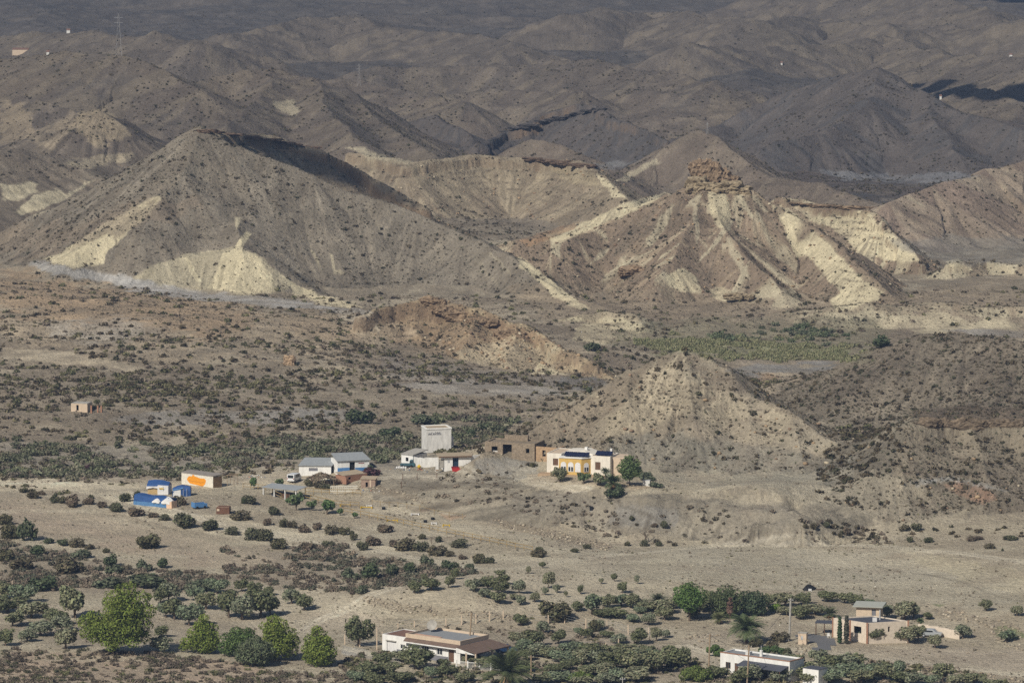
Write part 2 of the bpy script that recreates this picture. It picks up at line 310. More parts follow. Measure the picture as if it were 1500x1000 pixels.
# far relief: brown mauve slopes, thin pale scars
fw = sstep(1760, 1900, YY)
mixc(C(.125, .102, .086), fw)
mixc(C(.09, .08, .074), fw*sstep(.42, .6, n1)*.75)
mixc(C(.165, .135, .095), fw*sstep(.55, .7, n3)*.6)
mixc(C(.20, .172, .14), fw*sstep(.60, .68, n2)*.55)
mixc(C(.075, .075, .075), fw*sstep(.55, .75, fbm(XX, YY, .06, 4, seed=39))*.6)
fw2 = sstep(2150, 2600, YY); mixc(C(.095, .085, .075), fw2*.75); mixc(C(.13, .11, .09), fw2*sstep(.55, .7, fbm(XX*.35, YY*1.2, .02, 5, .6, seed=88))*.6)
SPEC = {  # hill kind: scree, second tone, pale amount in the gullies, pale threshold
 'A': (C(.195, .167, .128), C(.235, .205, .16), 0), 'Pyr': (C(.25, .192, .138), C(.31, .24, .165), .35), 'O': (C(.30, .225, .145), C(.42, .34, .22), .25),
 'pale': (CREAM, PALE, .3), 'M': (C(.27, .228, .168), C(.35, .30, .22), .2), 'E': (C(.195, .162, .122), C(.235, .20, .15), .04),
 'S': (C(.20, .17, .128), C(.265, .228, .168), .1), 'm': (C(.26, .212, .15), C(.34, .285, .20), .12), 'd': (C(.115, .10, .09), C(.085, .08, .078), 0),
 'h': (C(.17, .138, .108), C(.205, .17, .13), .06), 'r': (C(.255, .195, .15), C(.33, .27, .20), .12), 'T': (C(.25, .222, .172), C(.31, .272, .208), .05), 'bank': (C(.30, .245, .175), C(.44, .38, .27), .6), 'f': (C(.145, .12, .095), C(.18, .15, .112), .05)}
HNAME = np.array(['-']+[h['name'] for h in HILLS])
streak = vnoise(HCC*.16, HDI*.02+3)*.5 + vnoise(HCC*.45, HDI*.04+9)*.3 + n2*.2
for nm, (a, b, pa) in SPEC.items():
    m = np.isin(HID, np.where(HNAME == nm)[0]).astype(np.float32)
    if nm == 'f': mixc(a, m*.6); mixc(b, m*.7*sstep(.45, .65, streak)); continue
    mixc(a, m*.92); mixc(b, m*sstep(.45, .62, streak)*.8)
    if pa: mixc(PALE, m*sstep(1-pa-.12, 1-pa+.08, streak)*.8)
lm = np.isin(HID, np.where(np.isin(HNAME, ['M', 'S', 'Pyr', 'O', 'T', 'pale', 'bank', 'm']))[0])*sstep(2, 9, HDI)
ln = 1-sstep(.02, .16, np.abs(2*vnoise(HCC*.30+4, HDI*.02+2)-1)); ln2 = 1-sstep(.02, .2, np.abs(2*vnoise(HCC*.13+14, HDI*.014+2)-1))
RILL_SHADE = lm*np.maximum(ln*.7, ln2)*sstep(.3, .5, fbm(XX, YY, .05, 2, seed=93))
# traced areas: (polygon, colour, strength, edge wander in photo px)
PAINT = [
 ([(0,835),(0,790),(90,812),(180,830),(330,840),(330,800),(440,800),(520,815),(600,825),(700,838),(640,850),(520,870),(350,850),(250,868),(0,868)], C(.235,.195,.15), .7, 8),
 ([(0,955),(250,958),(420,985),(560,998),(560,1030),(0,1030)], C(.27,.21,.165), .5, 10),
 ([(0,645),(330,650),(560,635),(640,610),(760,615),(700,650),(560,675),(260,698),(0,700)], C(.235,.215,.165), .6, 9),
 ([(0,540),(300,545),(560,575),(800,600),(560,625),(0,625)], C(.215,.18,.135), .5, 20),
 ([(740,420),(900,415),(1100,440),(1300,430),(1500,400),(1500,455),(1250,455),(1000,468),(800,470)], C(.27,.218,.155), .65, 12),
 ([(1350,300),(1500,290),(1500,345),(1380,345)], C(.235,.185,.14), .5, 12),
 # big hill: pale toes and scars
 ([(60,380),(100,362),(150,330),(190,305),(235,285),(238,292),(205,330),(170,355),(150,388),(100,390)], CREAM, .95, 5),
 ([(190,410),(215,395),(250,380),(280,372),(300,368),(330,365),(352,362),(385,378),(412,398),(430,420),(400,430),(330,426),(250,424)], C(.40,.355,.25), .9, 4),
 ([(305,420),(318,395),(328,370),(345,364),(375,372),(398,400),(403,428),(370,431)], CREAM, .95, 3),
 ([(340,365),(350,352),(362,338),(369,342),(357,358),(352,368)], CREAM, .95, 2),
 ([(343,318),(352,318),(348,338),(344,330)], PALE, .8, 2),
 ([(268,378),(275,376),(296,412),(288,412)], CREAM, .8, 2),
 ([(410,400),(440,420),(470,432),(500,440),(540,452),(480,446),(430,434)], CREAM, .8, 5),
 ([(455,365),(462,370),(470,395),(463,382)], CREAM, .8, 2), ([(482,370),(488,375),(492,395),(510,402),(490,402)], CREAM, .8, 2),
 ([(758,378),(775,385),(810,412),(840,438),(866,452),(848,453),(820,440),(780,405),(760,390)], CREAM, .9, 3),
 ([(715,370),(722,372),(750,400),(740,395)], PALE, .4, 3), ([(690,375),(697,377),(735,420),(722,415)], PALE, .25, 4),
 ([(0,270),(40,265),(60,278),(20,295),(0,293)], PALE, .9, 5), ([(20,310),(60,280),(85,272),(100,285),(70,305),(30,318)], PALE, .9, 5),
 ([(60,300),(130,268),(150,258),(100,290),(65,308)], PALE, .7, 4), ([(100,238),(160,225),(195,222),(180,235),(120,248)], C(.38,.325,.23), .7, 5),
 ([(0,330),(120,320),(230,290),(300,300),(180,345),(60,375),(0,372)], C(.235,.19,.14), .7, 14),
 ([(380,320),(470,300),(620,330),(720,380),(760,440),(600,430),(470,400)], C(.225,.195,.15), .5, 16),
 ([(110,160),(60,190),(40,205),(75,215),(110,185)], C(.34,.28,.20), .5, 8), ([(0,150),(30,150),(60,200),(0,205)], C(.33,.27,.19), .6, 10),
 ([(120,165),(160,158),(190,200),(140,212),(100,195)], C(.36,.295,.20), .6, 8),
 ([(395,150),(430,148),(440,170),(415,165)], PALE, .5, 5),
 ([(500,215),(540,218),(610,240),(560,240)], PALE, .6, 5),
 # mid mesa pale corner
 ([(872,252),(900,270),(917,292),(898,290),(880,268)], CREAM, .9, 3), ([(800,240),(868,248),(880,275),(820,262)], C(.38,.32,.21), .6, 5),
 ([(900,265),(960,232),(965,238),(915,266)], PALE, .6, 3),
 # pyramid
 ([(800,345),(860,322),(915,298),(978,280),(960,292),(910,318),(860,338),(830,350),(810,360)], CREAM, .95, 3),
 ([(760,352),(800,338),(850,325),(845,335),(805,350),(775,362)], C(.34,.22,.13), .7, 3),
 ([(805,350),(822,358),(820,378),(808,372)], PALE, .8, 3),
 ([(865,388),(880,368),(893,362),(886,375)], PALE, .8, 2), ([(1000,390),(975,405),(980,420),(1000,428),(1028,428),(1025,408)], CREAM, .85, 3),
 ([(945,355),(962,320),(985,295),(978,325),(955,362)], PALE, .75, 3), ([(910,375),(918,372),(915,392),(902,395)], PALE, .6, 2),
 ([(1040,280),(1062,282),(1072,315),(1060,335),(1042,325)], CREAM, .85, 3), ([(1060,335),(1075,315),(1070,335),(1030,380),(1022,385)], PALE, .75, 2),
 ([(1072,282),(1085,282),(1105,320),(1096,318)], PALE, .8, 2), ([(1098,285),(1108,285),(1125,310),(1118,310)], PALE, .6, 2),
 ([(1012,295),(1020,300),(1025,340),(1020,360)], PALE, .6, 2), ([(1066,345),(1085,375),(1100,412),(1085,400),(1068,370)], PALE, .65, 3),
 ([(1130,298),(1145,302),(1185,330),(1222,358),(1255,398),(1300,420),(1290,440),(1225,455),(1215,440),(1235,430),(1205,400),(1185,375),(1172,380),(1150,345)], CREAM, .93, 4),
 ([(1150,300),(1165,305),(1215,345),(1265,395),(1320,425),(1300,432),(1262,408),(1225,368),(1180,328)], C(.27,.21,.15), .8, 3),
 ([(1180,320),(1205,312),(1268,308),(1290,332),(1325,362),(1352,384),(1310,382),(1262,372),(1240,352),(1215,332)], CREAM, .93, 3),
 ([(1385,382),(1405,378),(1425,396),(1395,396)], CREAM, .9, 2),
 ([(1130,425),(1160,420),(1180,448),(1130,452)], PALE, .7, 4), ([(1040,425),(1060,420),(1090,436),(1070,442),(1045,435)], CREAM, .6, 3),
 ([(1220,460),(1290,458),(1350,462),(1480,465),(1500,470),(1500,484),(1400,484),(1250,482)], PALE, .75, 9),
 # lowland around
 ([(0,392),(60,395),(170,420),(330,440),(560,470),(560,520),(400,520),(200,520),(0,500)], C(.37,.305,.218), .75, 14),
 ([(0,400),(60,405),(180,425),(330,445),(390,470),(330,490),(180,480),(60,460),(0,455)], C(.34,.245,.155), .65, 16),
 ([(400,450),(500,460),(540,480),(520,500),(430,490)], C(.35,.27,.18), .5, 12),
 ([(40,384),(60,383),(120,393),(160,400),(250,416),(330,428),(420,438),(520,452),(560,462),(500,458),(380,446),(260,436),(170,418),(90,400),(40,393)], C(.38,.365,.34), .85, 6),
 ([(160,405),(280,420),(300,430),(260,436),(190,425)], C(.42,.41,.39), .5, 6),
 ([(0,510),(60,512),(140,522),(215,538),(200,545),(100,532),(0,524)], C(.44,.38,.28), .85, 4),
 ([(60,470),(170,462),(260,475),(180,500),(80,495)], C(.37,.34,.29), .6, 12),
 ([(500,455),(560,462),(620,490),(600,500),(540,480),(500,470)], C(.47,.41,.31), .7, 6),
 ([(540,470),(600,445),(640,460),(700,480),(760,500),(720,520),(640,520),(580,500)], C(.33,.24,.155), .5, 9),
 ([(660,520),(720,500),(790,510),(830,545),(720,542)], C(.47,.40,.28), .6, 6), ([(790,530),(830,548),(775,548)], CREAM, .9, 3),
 ([(845,478),(880,462),(930,470),(945,496),(890,505),(840,500)], CREAM, .6, 5),
 ([(640,470),(680,455),(770,480),(810,500),(790,505),(700,475)], C(.27,.18,.11), .6, 4),
 ([(560,520),(700,543),(850,556),(880,545),(840,575),(700,566),(560,552)], C(.235,.215,.195), .5, 8),
 ([(820,552),(870,552),(905,566),(860,572),(820,566)], C(.17,.165,.16), .7, 3),
 ([(560,560),(680,558),(800,565),(840,575),(780,585),(640,575)], C(.31,.29,.26), .7, 5),
 # river flat
 ([(900,478),(990,470),(1150,462),(1270,470),(1300,495),(1260,528),(1130,532),(1000,520),(900,505)], C(.22,.20,.135), .75, 12),
 ([(940,502),(1040,498),(1170,505),(1250,512),(1240,526),(1130,522),(1010,522),(950,515)], C(.24,.245,.14), .85, 8),
 ([(1060,526),(1250,528),(1200,536),(1070,536)], C(.28,.235,.18), .7, 3),
 ([(1065,540),(1110,534),(1180,534),(1235,530),(1220,540),(1150,546),(1095,552)], C(.22,.215,.205), .8, 7),
 ([(1380,482),(1500,484),(1500,498),(1440,492)], C(.25,.245,.235), .6, 3),
 ([(1200,246),(1300,256),(1400,250),(1440,258),(1360,268),(1240,264)], C(.20,.20,.205), .8, 5),
 ([(860,240),(940,236),(900,248)], C(.2,.2,.2), .6, 4),
 ([(1290,350),(1400,345),(1500,352),(1500,380),(1430,390),(1350,375)], C(.24,.225,.195), .6, 8),
 # middle right hill: bare marl faces
 ([(870,600),(935,552),(985,535),(1020,545),(1045,570),(1010,600),(950,630),(860,650),(800,645)], C(.40,.342,.245), .75, 9),
 ([(930,548),(985,530),(1000,540),(985,600),(960,615)], C(.46,.395,.285), .5, 6),
 ([(1010,600),(1080,575),(1110,585),(1140,600),(1175,615),(1215,645),(1245,668),(1180,665),(1100,650),(1040,645)], C(.43,.372,.27), .8, 7),
 ([(1000,640),(1100,655),(1200,672),(1230,700),(1150,712),(1030,690)], C(.33,.305,.235), .7, 7),
 ([(1090,560),(1120,545),(1180,545),(1140,580),(1120,582)], C(.40,.33,.24), .5, 7), ([(1100,550),(1130,548),(1140,556),(1115,560)], ORANGE, .6, 4),
 ([(1200,600),(1250,590),(1330,600),(1300,640),(1240,630)], C(.36,.31,.23), .5, 9),
 ([(1340,640),(1400,635),(1500,640),(1500,700),(1400,690),(1320,675)], C(.27,.232,.172), .6, 9),
 ([(1380,712),(1400,704),(1440,712),(1462,730),(1440,740),(1400,725)], C(.33,.215,.15), .8, 3),
 ([(1330,705),(1390,697),(1450,710),(1480,722),(1440,716),(1390,704),(1340,712)], C(.36,.36,.34), .6, 3),
 ([(1280,740),(1330,715),(1400,728),(1440,745),(1430,775),(1300,770)], C(.31,.27,.20), .6, 9),
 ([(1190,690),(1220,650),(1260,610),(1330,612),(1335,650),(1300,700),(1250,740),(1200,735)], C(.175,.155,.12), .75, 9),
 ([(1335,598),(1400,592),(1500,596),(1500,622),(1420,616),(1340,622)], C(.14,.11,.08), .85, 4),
 ([(1240,640),(1150,590),(1130,570),(1180,560),(1260,600)], C(.19,.165,.125), .5, 8),
 ([(700,668),(760,637),(860,578),(930,540),(960,530),(930,565),(880,620),(850,650),(800,665)], C(.25,.205,.15), .75, 10),
 ([(1020,522),(1070,545),(1110,580),(1090,580),(1040,560),(1010,540)], C(.24,.20,.15), .8, 7),
 ([(900,640),(1000,632),(1100,650),(1200,668),(1260,668),(1235,700),(1190,722),(1050,712),(950,700),(900,680)], C(.245,.225,.18), .8, 12),
 # bank under the yellow house and the bare field
 ([(750,716),(860,726),(960,732),(1100,735),(1180,745),(1150,775),(1000,788),(860,772),(750,745)], C(.27,.24,.19), .7, 6),
 ([(900,735),(1000,745),(990,775),(900,762)], C(.30,.285,.255), .6, 8),
 ([(1000,745),(1150,748),(1130,778),(1010,785)], C(.33,.29,.222), .6, 6),
 ([(700,668),(780,672),(800,700),(760,706),(690,690)], C(.33,.32,.29), .7, 6),
 ([(770,693),(900,700),(960,712),(930,716),(780,706)], C(.40,.31,.21), .6, 3),
 ([(830,800),(1000,798),(1180,800),(1300,815),(1500,850),(1500,890),(1300,880),(1100,860),(950,850),(820,835)], C(.355,.32,.245), .75, 8),
 ([(1000,805),(1250,812),(1420,850),(1250,845),(1000,830)], C(.315,.285,.225), .5, 14),
 ([(1170,782),(1320,800),(1420,812),(1330,812),(1180,792)], C(.43,.38,.28), .6, 5),
 ([(1330,820),(1400,815),(1500,840),(1500,872),(1430,855)], C(.37,.325,.23), .6, 6),
 ([(520,735),(640,745),(720,770),(860,795),(820,810),(700,790),(560,760)], C(.395,.35,.265), .7, 6),
 ([(590,742),(640,744),(620,750)], C(.36,.235,.15), .6, 3), ([(640,752),(690,756),(660,762)], C(.36,.235,.15), .6, 3),
 # dry field at the left, tracks
 ([(0,718),(90,745),(220,770),(330,800),(410,815),(380,835),(250,830),(150,800),(0,760)], C(.375,.315,.235), .8, 5),
 ([(0,735),(90,760),(220,790),(330,815),(300,830),(120,790),(0,775)], C(.30,.235,.18), .45, 16),
 ([(0,702),(100,702),(200,710),(250,745),(380,765),(560,800),(640,812),(600,815),(480,800),(330,775),(230,750),(150,728),(60,712),(0,712)], C(.50,.445,.335), .95, 3),
 ([(380,690),(430,684),(440,700),(400,712),(350,720),(300,712)], C(.40,.35,.265), .8, 4),
 ([(540,680),(700,695),(740,715),(600,712)], C(.35,.315,.25), .7, 5),
 ([(200,755),(330,778),(480,805),(620,822),(700,835),(560,858),(500,868),(540,860),(640,836),(600,826),(480,812),(330,786),(210,762)], C(.46,.41,.31), .6, 3),
 ([(700,812),(820,815),(900,850),(1100,866),(1350,885),(1345,890),(1100,873),(890,856),(810,822),(700,818)], C(.44,.39,.29), .5, 3),
 ([(500,944),(560,957),(640,966),(700,976),(640,976),(560,968),(500,956)], C(.38,.36,.32), .8, 3),
 ([(540,865),(640,842),(760,835),(900,845),(950,870),(820,895),(700,900),(600,893),(545,882)], C(.40,.35,.265), .8, 6),
 ([(0,880),(200,895),(420,880),(560,900),(560,915),(300,935),(100,905),(0,900)], C(.38,.325,.25), .6, 6),
 ([(0,955),(150,950),(330,965),(420,985),(300,1000),(0,1000)], C(.37,.285,.21), .7, 8),
 ([(1000,935),(1060,925),(1120,945),(1060,975),(1000,965)], C(.37,.32,.25), .6, 5),
 ([(1200,955),(1300,945),(1500,950),(1500,990),(1350,975),(1240,975)], C(.335,.285,.225), .7, 5),
 ([(1100,948),(1300,955),(1500,985),(1500,992),(1300,965),(1120,955)], C(.43,.38,.29), .7, 3),
 ([(560,905),(700,912),(900,935),(1000,950),(900,962),(740,950),(600,915)], C(.28,.235,.18), .6, 7),
 ([(760,925),(860,920),(1000,955),(990,985),(900,965),(780,945)], C(.33,.28,.22), .5, 7),
 ([(522,874),(545,874),(600,884),(700,894),(775,903),(775,911),(700,906),(600,898),(545,887)], C(.22,.18,.13), .6, 2),
 ([(520,704),(560,712),(620,728),(640,738),(625,741),(560,723)], C(.22,.18,.13), .6, 2),
 ([(720,757),(760,765),(850,787),(895,798),(890,806),(830,794),(740,773)], C(.22,.18,.13), .6, 2),
 ([(1365,892),(1440,905),(1500,918),(1500,955),(1440,915),(1390,908)], C(.24,.20,.15), .5, 4),
 ([(1455,918),(1475,915),(1500,925),(1500,935),(1455,930)], C(.14,.17,.07), .9, 3),
 ([(1365,883),(1385,885),(1375,889)], C(.13,.16,.07), .9, 2),
 ([(700,648),(640,660),(560,668),(450,665),(300,655),(0,650),(0,700),(200,705),(350,690),(430,680),(560,680),(700,655)], C(.30,.27,.225), .5, 8),
 ([(150,612),(300,600),(480,598),(560,610),(420,618),(250,625)], C(.29,.275,.25), .7, 6), ([(440,600),(500,598),(470,612),(440,612)], C(.25,.24,.22), .6, 5),
]
mwarp = YY/FPX*0+1
w1 = (fbm(XX, YY, .14, 4, .6, seed=51)-.5)*4.5; w2 = (fbm(XX, YY, .14, 4, .6, seed=52)-.5)*4.5; w3 = (n4-.5)*3
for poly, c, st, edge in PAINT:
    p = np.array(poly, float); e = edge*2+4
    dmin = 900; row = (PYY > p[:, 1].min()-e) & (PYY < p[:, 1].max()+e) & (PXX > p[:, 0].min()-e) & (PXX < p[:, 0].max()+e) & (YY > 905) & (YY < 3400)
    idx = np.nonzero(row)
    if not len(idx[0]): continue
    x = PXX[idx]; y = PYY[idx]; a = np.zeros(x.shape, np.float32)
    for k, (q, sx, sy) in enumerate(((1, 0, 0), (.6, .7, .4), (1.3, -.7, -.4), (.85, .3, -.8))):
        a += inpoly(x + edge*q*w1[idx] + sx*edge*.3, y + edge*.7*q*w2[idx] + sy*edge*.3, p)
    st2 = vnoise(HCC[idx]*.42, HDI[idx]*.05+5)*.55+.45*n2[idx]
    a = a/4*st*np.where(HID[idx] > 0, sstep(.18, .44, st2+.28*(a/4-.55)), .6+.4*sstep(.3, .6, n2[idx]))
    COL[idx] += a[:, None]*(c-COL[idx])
mixc(C(.185, .155, .115), RILL_SHADE*.72)  # dark lines painted for the shade and bushes in rill bottoms
COL = COL; hs = vnoise(HCC*.9, HDI*.035+7)*.6+vnoise(HCC*2.3, HDI*.08)*.4; COL *= (1+(HID > 0)*(YY < 1900)*sstep(2, 8, HDI)*(hs-.5)*.75)[..., None]
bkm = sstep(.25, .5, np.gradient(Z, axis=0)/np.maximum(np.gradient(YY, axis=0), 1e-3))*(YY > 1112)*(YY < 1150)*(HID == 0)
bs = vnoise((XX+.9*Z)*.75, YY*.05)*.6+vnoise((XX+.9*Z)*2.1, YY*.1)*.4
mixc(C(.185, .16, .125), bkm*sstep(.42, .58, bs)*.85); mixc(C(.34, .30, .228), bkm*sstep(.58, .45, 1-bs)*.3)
zz = Z*.55 + 2.2*fbm(XX, YY, .02, 3, seed=95); fr = np.abs((zz % 1)-.5)
bed = sstep(.09, .03, fr)*sstep(.5, .62, fbm(XX, YY, .07, 3, seed=96))*np.isin(HID, np.where(np.isin(HNAME, ['M', 'S', 'O', 'Pyr', 'm']))[0])*(1-.6*(HDI > 30))
mixc(C(.12, .095, .07), bed*.8)
def line(pts, w, c, st, off=(0,), seed=0):
    """a worn line on the ground: wheel track, path, ditch or plot edge, w metres wide"""
    q = [ground(a, b) for a, b in pts]; xs = [p[0] for p in q]; ys = [p[1] for p in q]
    ix = np.nonzero((XX > min(xs)-5) & (XX < max(xs)+5) & (YY > min(ys)-6) & (YY < max(ys)+6)); x = XX[ix] + (fbm(XX[ix], YY[ix], .08, 2, seed=seed+3)-.5)*2; y = YY[ix] + (fbm(XX[ix], YY[ix], .08, 2, seed=seed+4)-.5)*2
    dm = np.full(x.shape, 99.)
    for a, b in zip(q, q[1:]):
        d = np.array([b[0]-a[0], b[1]-a[1]]); L2 = d@d; t = np.clip(((x-a[0])*d[0]+(y-a[1])*d[1])/L2, 0, 1)
        dm = np.minimum(dm, np.hypot(x-a[0]-t*d[0], y-a[1]-t*d[1]))
    al = np.zeros(x.shape)
    for o in off: al = np.maximum(al, 1-sstep(w*.5, w*.5+.35, np.abs(dm-o)))
    al *= st*(.45+.55*sstep(.3, .55, fbm(XX[ix], YY[ix], .12, 2, seed=seed)))
    COL[ix] += al[:, None]*(c-COL[ix])
T1 = [(0,707),(110,707),(180,716),(230,742),(320,768),(400,784),(480,797),(560,808),(640,822),(700,833),(760,832)]
T2 = [(500,949),(560,961),(640,970),(700,980)]; T3 = [(1080,949),(1200,956),(1350,971),(1500,989)]; T4 = [(380,700),(430,702),(560,700),(600,697),(700,698),(780,706),(860,716)]
T5 = [(700,833),(640,846),(560,866),(520,885),(470,905),(440,925)]; T6 = [(1000,945),(1060,960),(1120,948),(1200,955)]; T7 = [(760,832),(900,812),(1050,800),(1180,788),(1300,800),(1420,812),(1500,822)]
for i, t in enumerate((T1, T2, T3, T4, T5, T6, T7)):
    line(t, 3.2, C(.46,.41,.315), .55, seed=i); line(t, .35, C(.56,.51,.41), .6, off=(.85,), seed=i+20); line(t, .3, C(.27,.235,.18), .35, off=(1.9,), seed=i+30)
for i, t in enumerate(([(830,835),(920,845),(1000,853),(1100,862),(1180,866),(1340,888)], [(1245,822),(1290,830),(1350,840),(1400,850),(1450,868),(1500,880)], [(540,862),(640,842),(760,826)], [(570,905),(700,914),(830,930)], [(860,702),(905,740),(960,758),(975,775)], [(1000,945),(900,932),(800,922)])):
    line(t, .35, C(.14,.12,.09), .7, seed=50+i)
# dry stream lines and fine mottling
gyy = np.gradient(bil(US, YS, Z, UU, YY), axis=0)/np.maximum(np.gradient(YY, axis=0), 1e-3)*(YY > 1095)*(YY < 1215)
fur = vnoise(XX*.06+YY*.02, YY*.55+XX*.08)                     # ploughed and washed streaks, running across
nearw = (1-sstep(1190, 1260, YY))
COL *= (1 + nearw*(fur-.5)*.09)[..., None]
mixc(C(.255, .215, .165), nearw*sstep(.56, .72, fbm(XX, YY, .09, 4, .6, seed=71))*.45)
mixc(C(.42, .375, .285), nearw*sstep(.58, .72, fbm(XX*.5, YY*1.3, .07, 4, .6, seed=72))*.5)
nr = (nearw*(1-.85*(HID > 0))*(1-.6*sstep(.2, .45, gyy)))[..., None]; COL *= 1+.13*((YY > 1190) & (YY < 1620) & (HID == 0))[..., None]*np.array([1.1, 1, .88], np.float32)
COL *= 1+.36*nr*np.array([1, 1, .95], np.float32)
COL *= (1+((.76 + .50*n2 + .30*(n4-.5))-1))[..., None]*(1-nr) + nr*(.89+.22*n2+.14*(n4-.5))[..., None]
COL *= 1*(.90+.20*vnoise(XX*2.1, YY*2.1))[..., None]*(.88+.24*fbm(XX, YY, .06, 3, seed=90))[..., None]
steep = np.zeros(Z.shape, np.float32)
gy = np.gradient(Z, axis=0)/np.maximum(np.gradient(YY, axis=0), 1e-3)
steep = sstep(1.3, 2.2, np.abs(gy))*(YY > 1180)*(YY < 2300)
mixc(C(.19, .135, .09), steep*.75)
COL = np.clip(COL, .03, .75)
def np_mesh(name, verts, faces_flat, nper, colr=None, smooth=False):
    me = bpy.data.meshes.new(name); nv = len(verts); nf = len(faces_flat)//nper
    me.vertices.add(nv); me.vertices.foreach_set("co", np.ascontiguousarray(verts, dtype=np.float32).ravel())
    me.loops.add(nf*nper); me.loops.foreach_set("vertex_index", np.ascontiguousarray(faces_flat, dtype=np.int32))
    me.polygons.add(nf); me.polygons.foreach_set("loop_start", np.arange(0, nf*nper, nper, dtype=np.int32))
    if smooth: me.polygons.foreach_set("use_smooth", np.ones(nf, bool))
    me.update(calc_edges=True)
    if colr is not None:
        at = me.color_attributes.new("Col", 'FLOAT_COLOR', 'POINT')
        c4 = np.ones((nv, 4), np.float32); c4[:, :3] = colr; at.data.foreach_set("color", c4.ravel())
    return me
def mat_new(name, rough=.9):
    m = bpy.data.materials.new(name); m.use_nodes = True; b = m.node_tree.nodes["Principled BSDF"]
    b.inputs["Roughness"].default_value = rough; b.inputs["Specular IOR Level"].default_value = .15
    return m, m.node_tree, b
def attr_mat(name, rough=.95, var=.35, scale=3.0, bump=.0, bscale=2.0, hsv=None):
    m, nt, b = mat_new(name, rough); N = nt.nodes.new; L = nt.links.new
    at = N("ShaderNodeVertexColor"); at.layer_name = "Col"
    geo = N("ShaderNodeNewGeometry"); nz = N("ShaderNodeTexNoise"); nz.inputs["Scale"].default_value = scale; nz.inputs["Detail"].default_value = 5; nz.inputs["Roughness"].default_value = .65
    L(geo.outputs["Position"], nz.inputs["Vector"])
    mr = N("ShaderNodeMapRange"); mr.inputs[1].default_value = .25; mr.inputs[2].default_value = .75; mr.inputs[3].default_value = 1-var; mr.inputs[4].default_value = 1+var
    L(nz.outputs[0], mr.inputs[0])
    mx = N("ShaderNodeVectorMath"); mx.operation = 'SCALE'; L(at.outputs[0], mx.inputs[0]); L(mr.outputs[0], mx.inputs["Scale"])
    L(mx.outputs[0], b.inputs["Base Color"])
    if bump:
        n2_ = N("ShaderNodeTexNoise"); n2_.inputs["Scale"].default_value = bscale; n2_.inputs["Detail"].default_value = 6; n2_.inputs["Roughness"].default_value = .7
        L(geo.outputs["Position"], n2_.inputs["Vector"])
        bp_ = N("ShaderNodeBump"); bp_.inputs["Strength"].default_value = 1; bp_.inputs["Distance"].default_value = bump
        L(n2_.outputs[0], bp_.inputs["Height"]); L(bp_.outputs[0], b.inputs["Normal"])
    return m
M_GROUND = attr_mat("ground_soil", .95, .26, 1.5, 1.0, .9)
idx = np.arange(NR*NC).reshape(NR, NC)
f = np.stack([idx[:-1, :-1], idx[:-1, 1:], idx[1:, 1:], idx[1:, :-1]], -1).reshape(-1)
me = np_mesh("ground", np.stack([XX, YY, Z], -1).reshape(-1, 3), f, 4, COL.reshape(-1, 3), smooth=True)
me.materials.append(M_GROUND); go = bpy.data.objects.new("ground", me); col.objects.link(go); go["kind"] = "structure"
del f, idx
# ================================================ VEGETATION
M_LEAF = attr_mat("foliage", .8, .25, 5.0)
M_BARK, _nt, _b = mat_new("bark", .95); _b.inputs["Base Color"].default_value = (.13, .10, .075, 1)
M_STONE = attr_mat("stone", .95, .25, 2.0, .1, 3.0)
def unit(n, r):
    v = r.normal(size=(n, 3)); return v/np.linalg.norm(v, axis=1)[:, None]
def leaves(cen, size, outward, r, aspect=.6):
    """one small quad per centre, roughly facing outward"""
    n = len(cen); nor = outward + unit(n, r)*.9; nor /= np.linalg.norm(nor, axis=1)[:, None]+1e-9
    t = np.cross(nor, unit(n, r)); t /= np.linalg.norm(t, axis=1)[:, None]+1e-9; b = np.cross(nor, t)
    s = (size*r.uniform(.6, 1.35, n))[:, None]
    return np.stack([cen-t*s-b*s*aspect, cen+t*s-b*s*aspect, cen+t*s*.7+b*s*aspect, cen-t*s*.7+b*s*aspect], 1)   # n,4,3
def lobes_leaves(lobes, n, size, r, shell=.45, squash=1.0):
    """leaf quads spread through a set of (x,y,z,rx,ry,rz) lobes, more of them near the outside"""
    L = np.array(lobes, float); vol = (L[:, 3]*L[:, 4]+L[:, 4]*L[:, 5]); pick = r.choice(len(L), n, p=vol/vol.sum())
    d = unit(n, r); rad = 1 - shell*r.random(n)**1.5*r.random(n)
    lump = 1 + .16*np.sin(d[:, 0]*7+pick)*np.cos(d[:, 2]*6+pick*2)+r.normal(0, .05, n)
    c = L[pick, :3] + d*L[pick, 3:6]*(rad*lump)[:, None]
    return leaves(c, size, d, r), pick
def leafcol(n, base, r, var=.25, group=None, gvar=.18):
    c = np.array(base, np.float32)[None]*(1+r.uniform(-var, var, (n, 1))) * (1+r.uniform(-.07, .07, (n, 3)))
    if group is not None:
        g = r.uniform(1-gvar, 1+gvar, group.max()+1); c = c*g[group][:, None]
    return np.clip(c, .01, .6)
def quads_mesh(name, Q, c):
    n = len(Q); return np_mesh(name, Q.reshape(-1, 3), np.arange(n*4), 4, np.repeat(c, 4, 0))
def add_obj(name, me, parent=None, mat=None):
    if mat and not me.materials: me.materials.append(mat)
    o = bpy.data.objects.new(name, me); col.objects.link(o)
    if parent: o.parent = parent
    return o
def tag(o, label, cat, group=None, kind=None):
    if label: o["label"] = label
    if cat: o["category"] = cat
    if group: o["group"] = group
    if kind: o["kind"] = kind
    return o
def empty(name, loc, rz=0):
    o = bpy.data.objects.new(name, None); col.objects.link(o); o.location = loc; o.rotation_euler = (0, 0, rz); return o
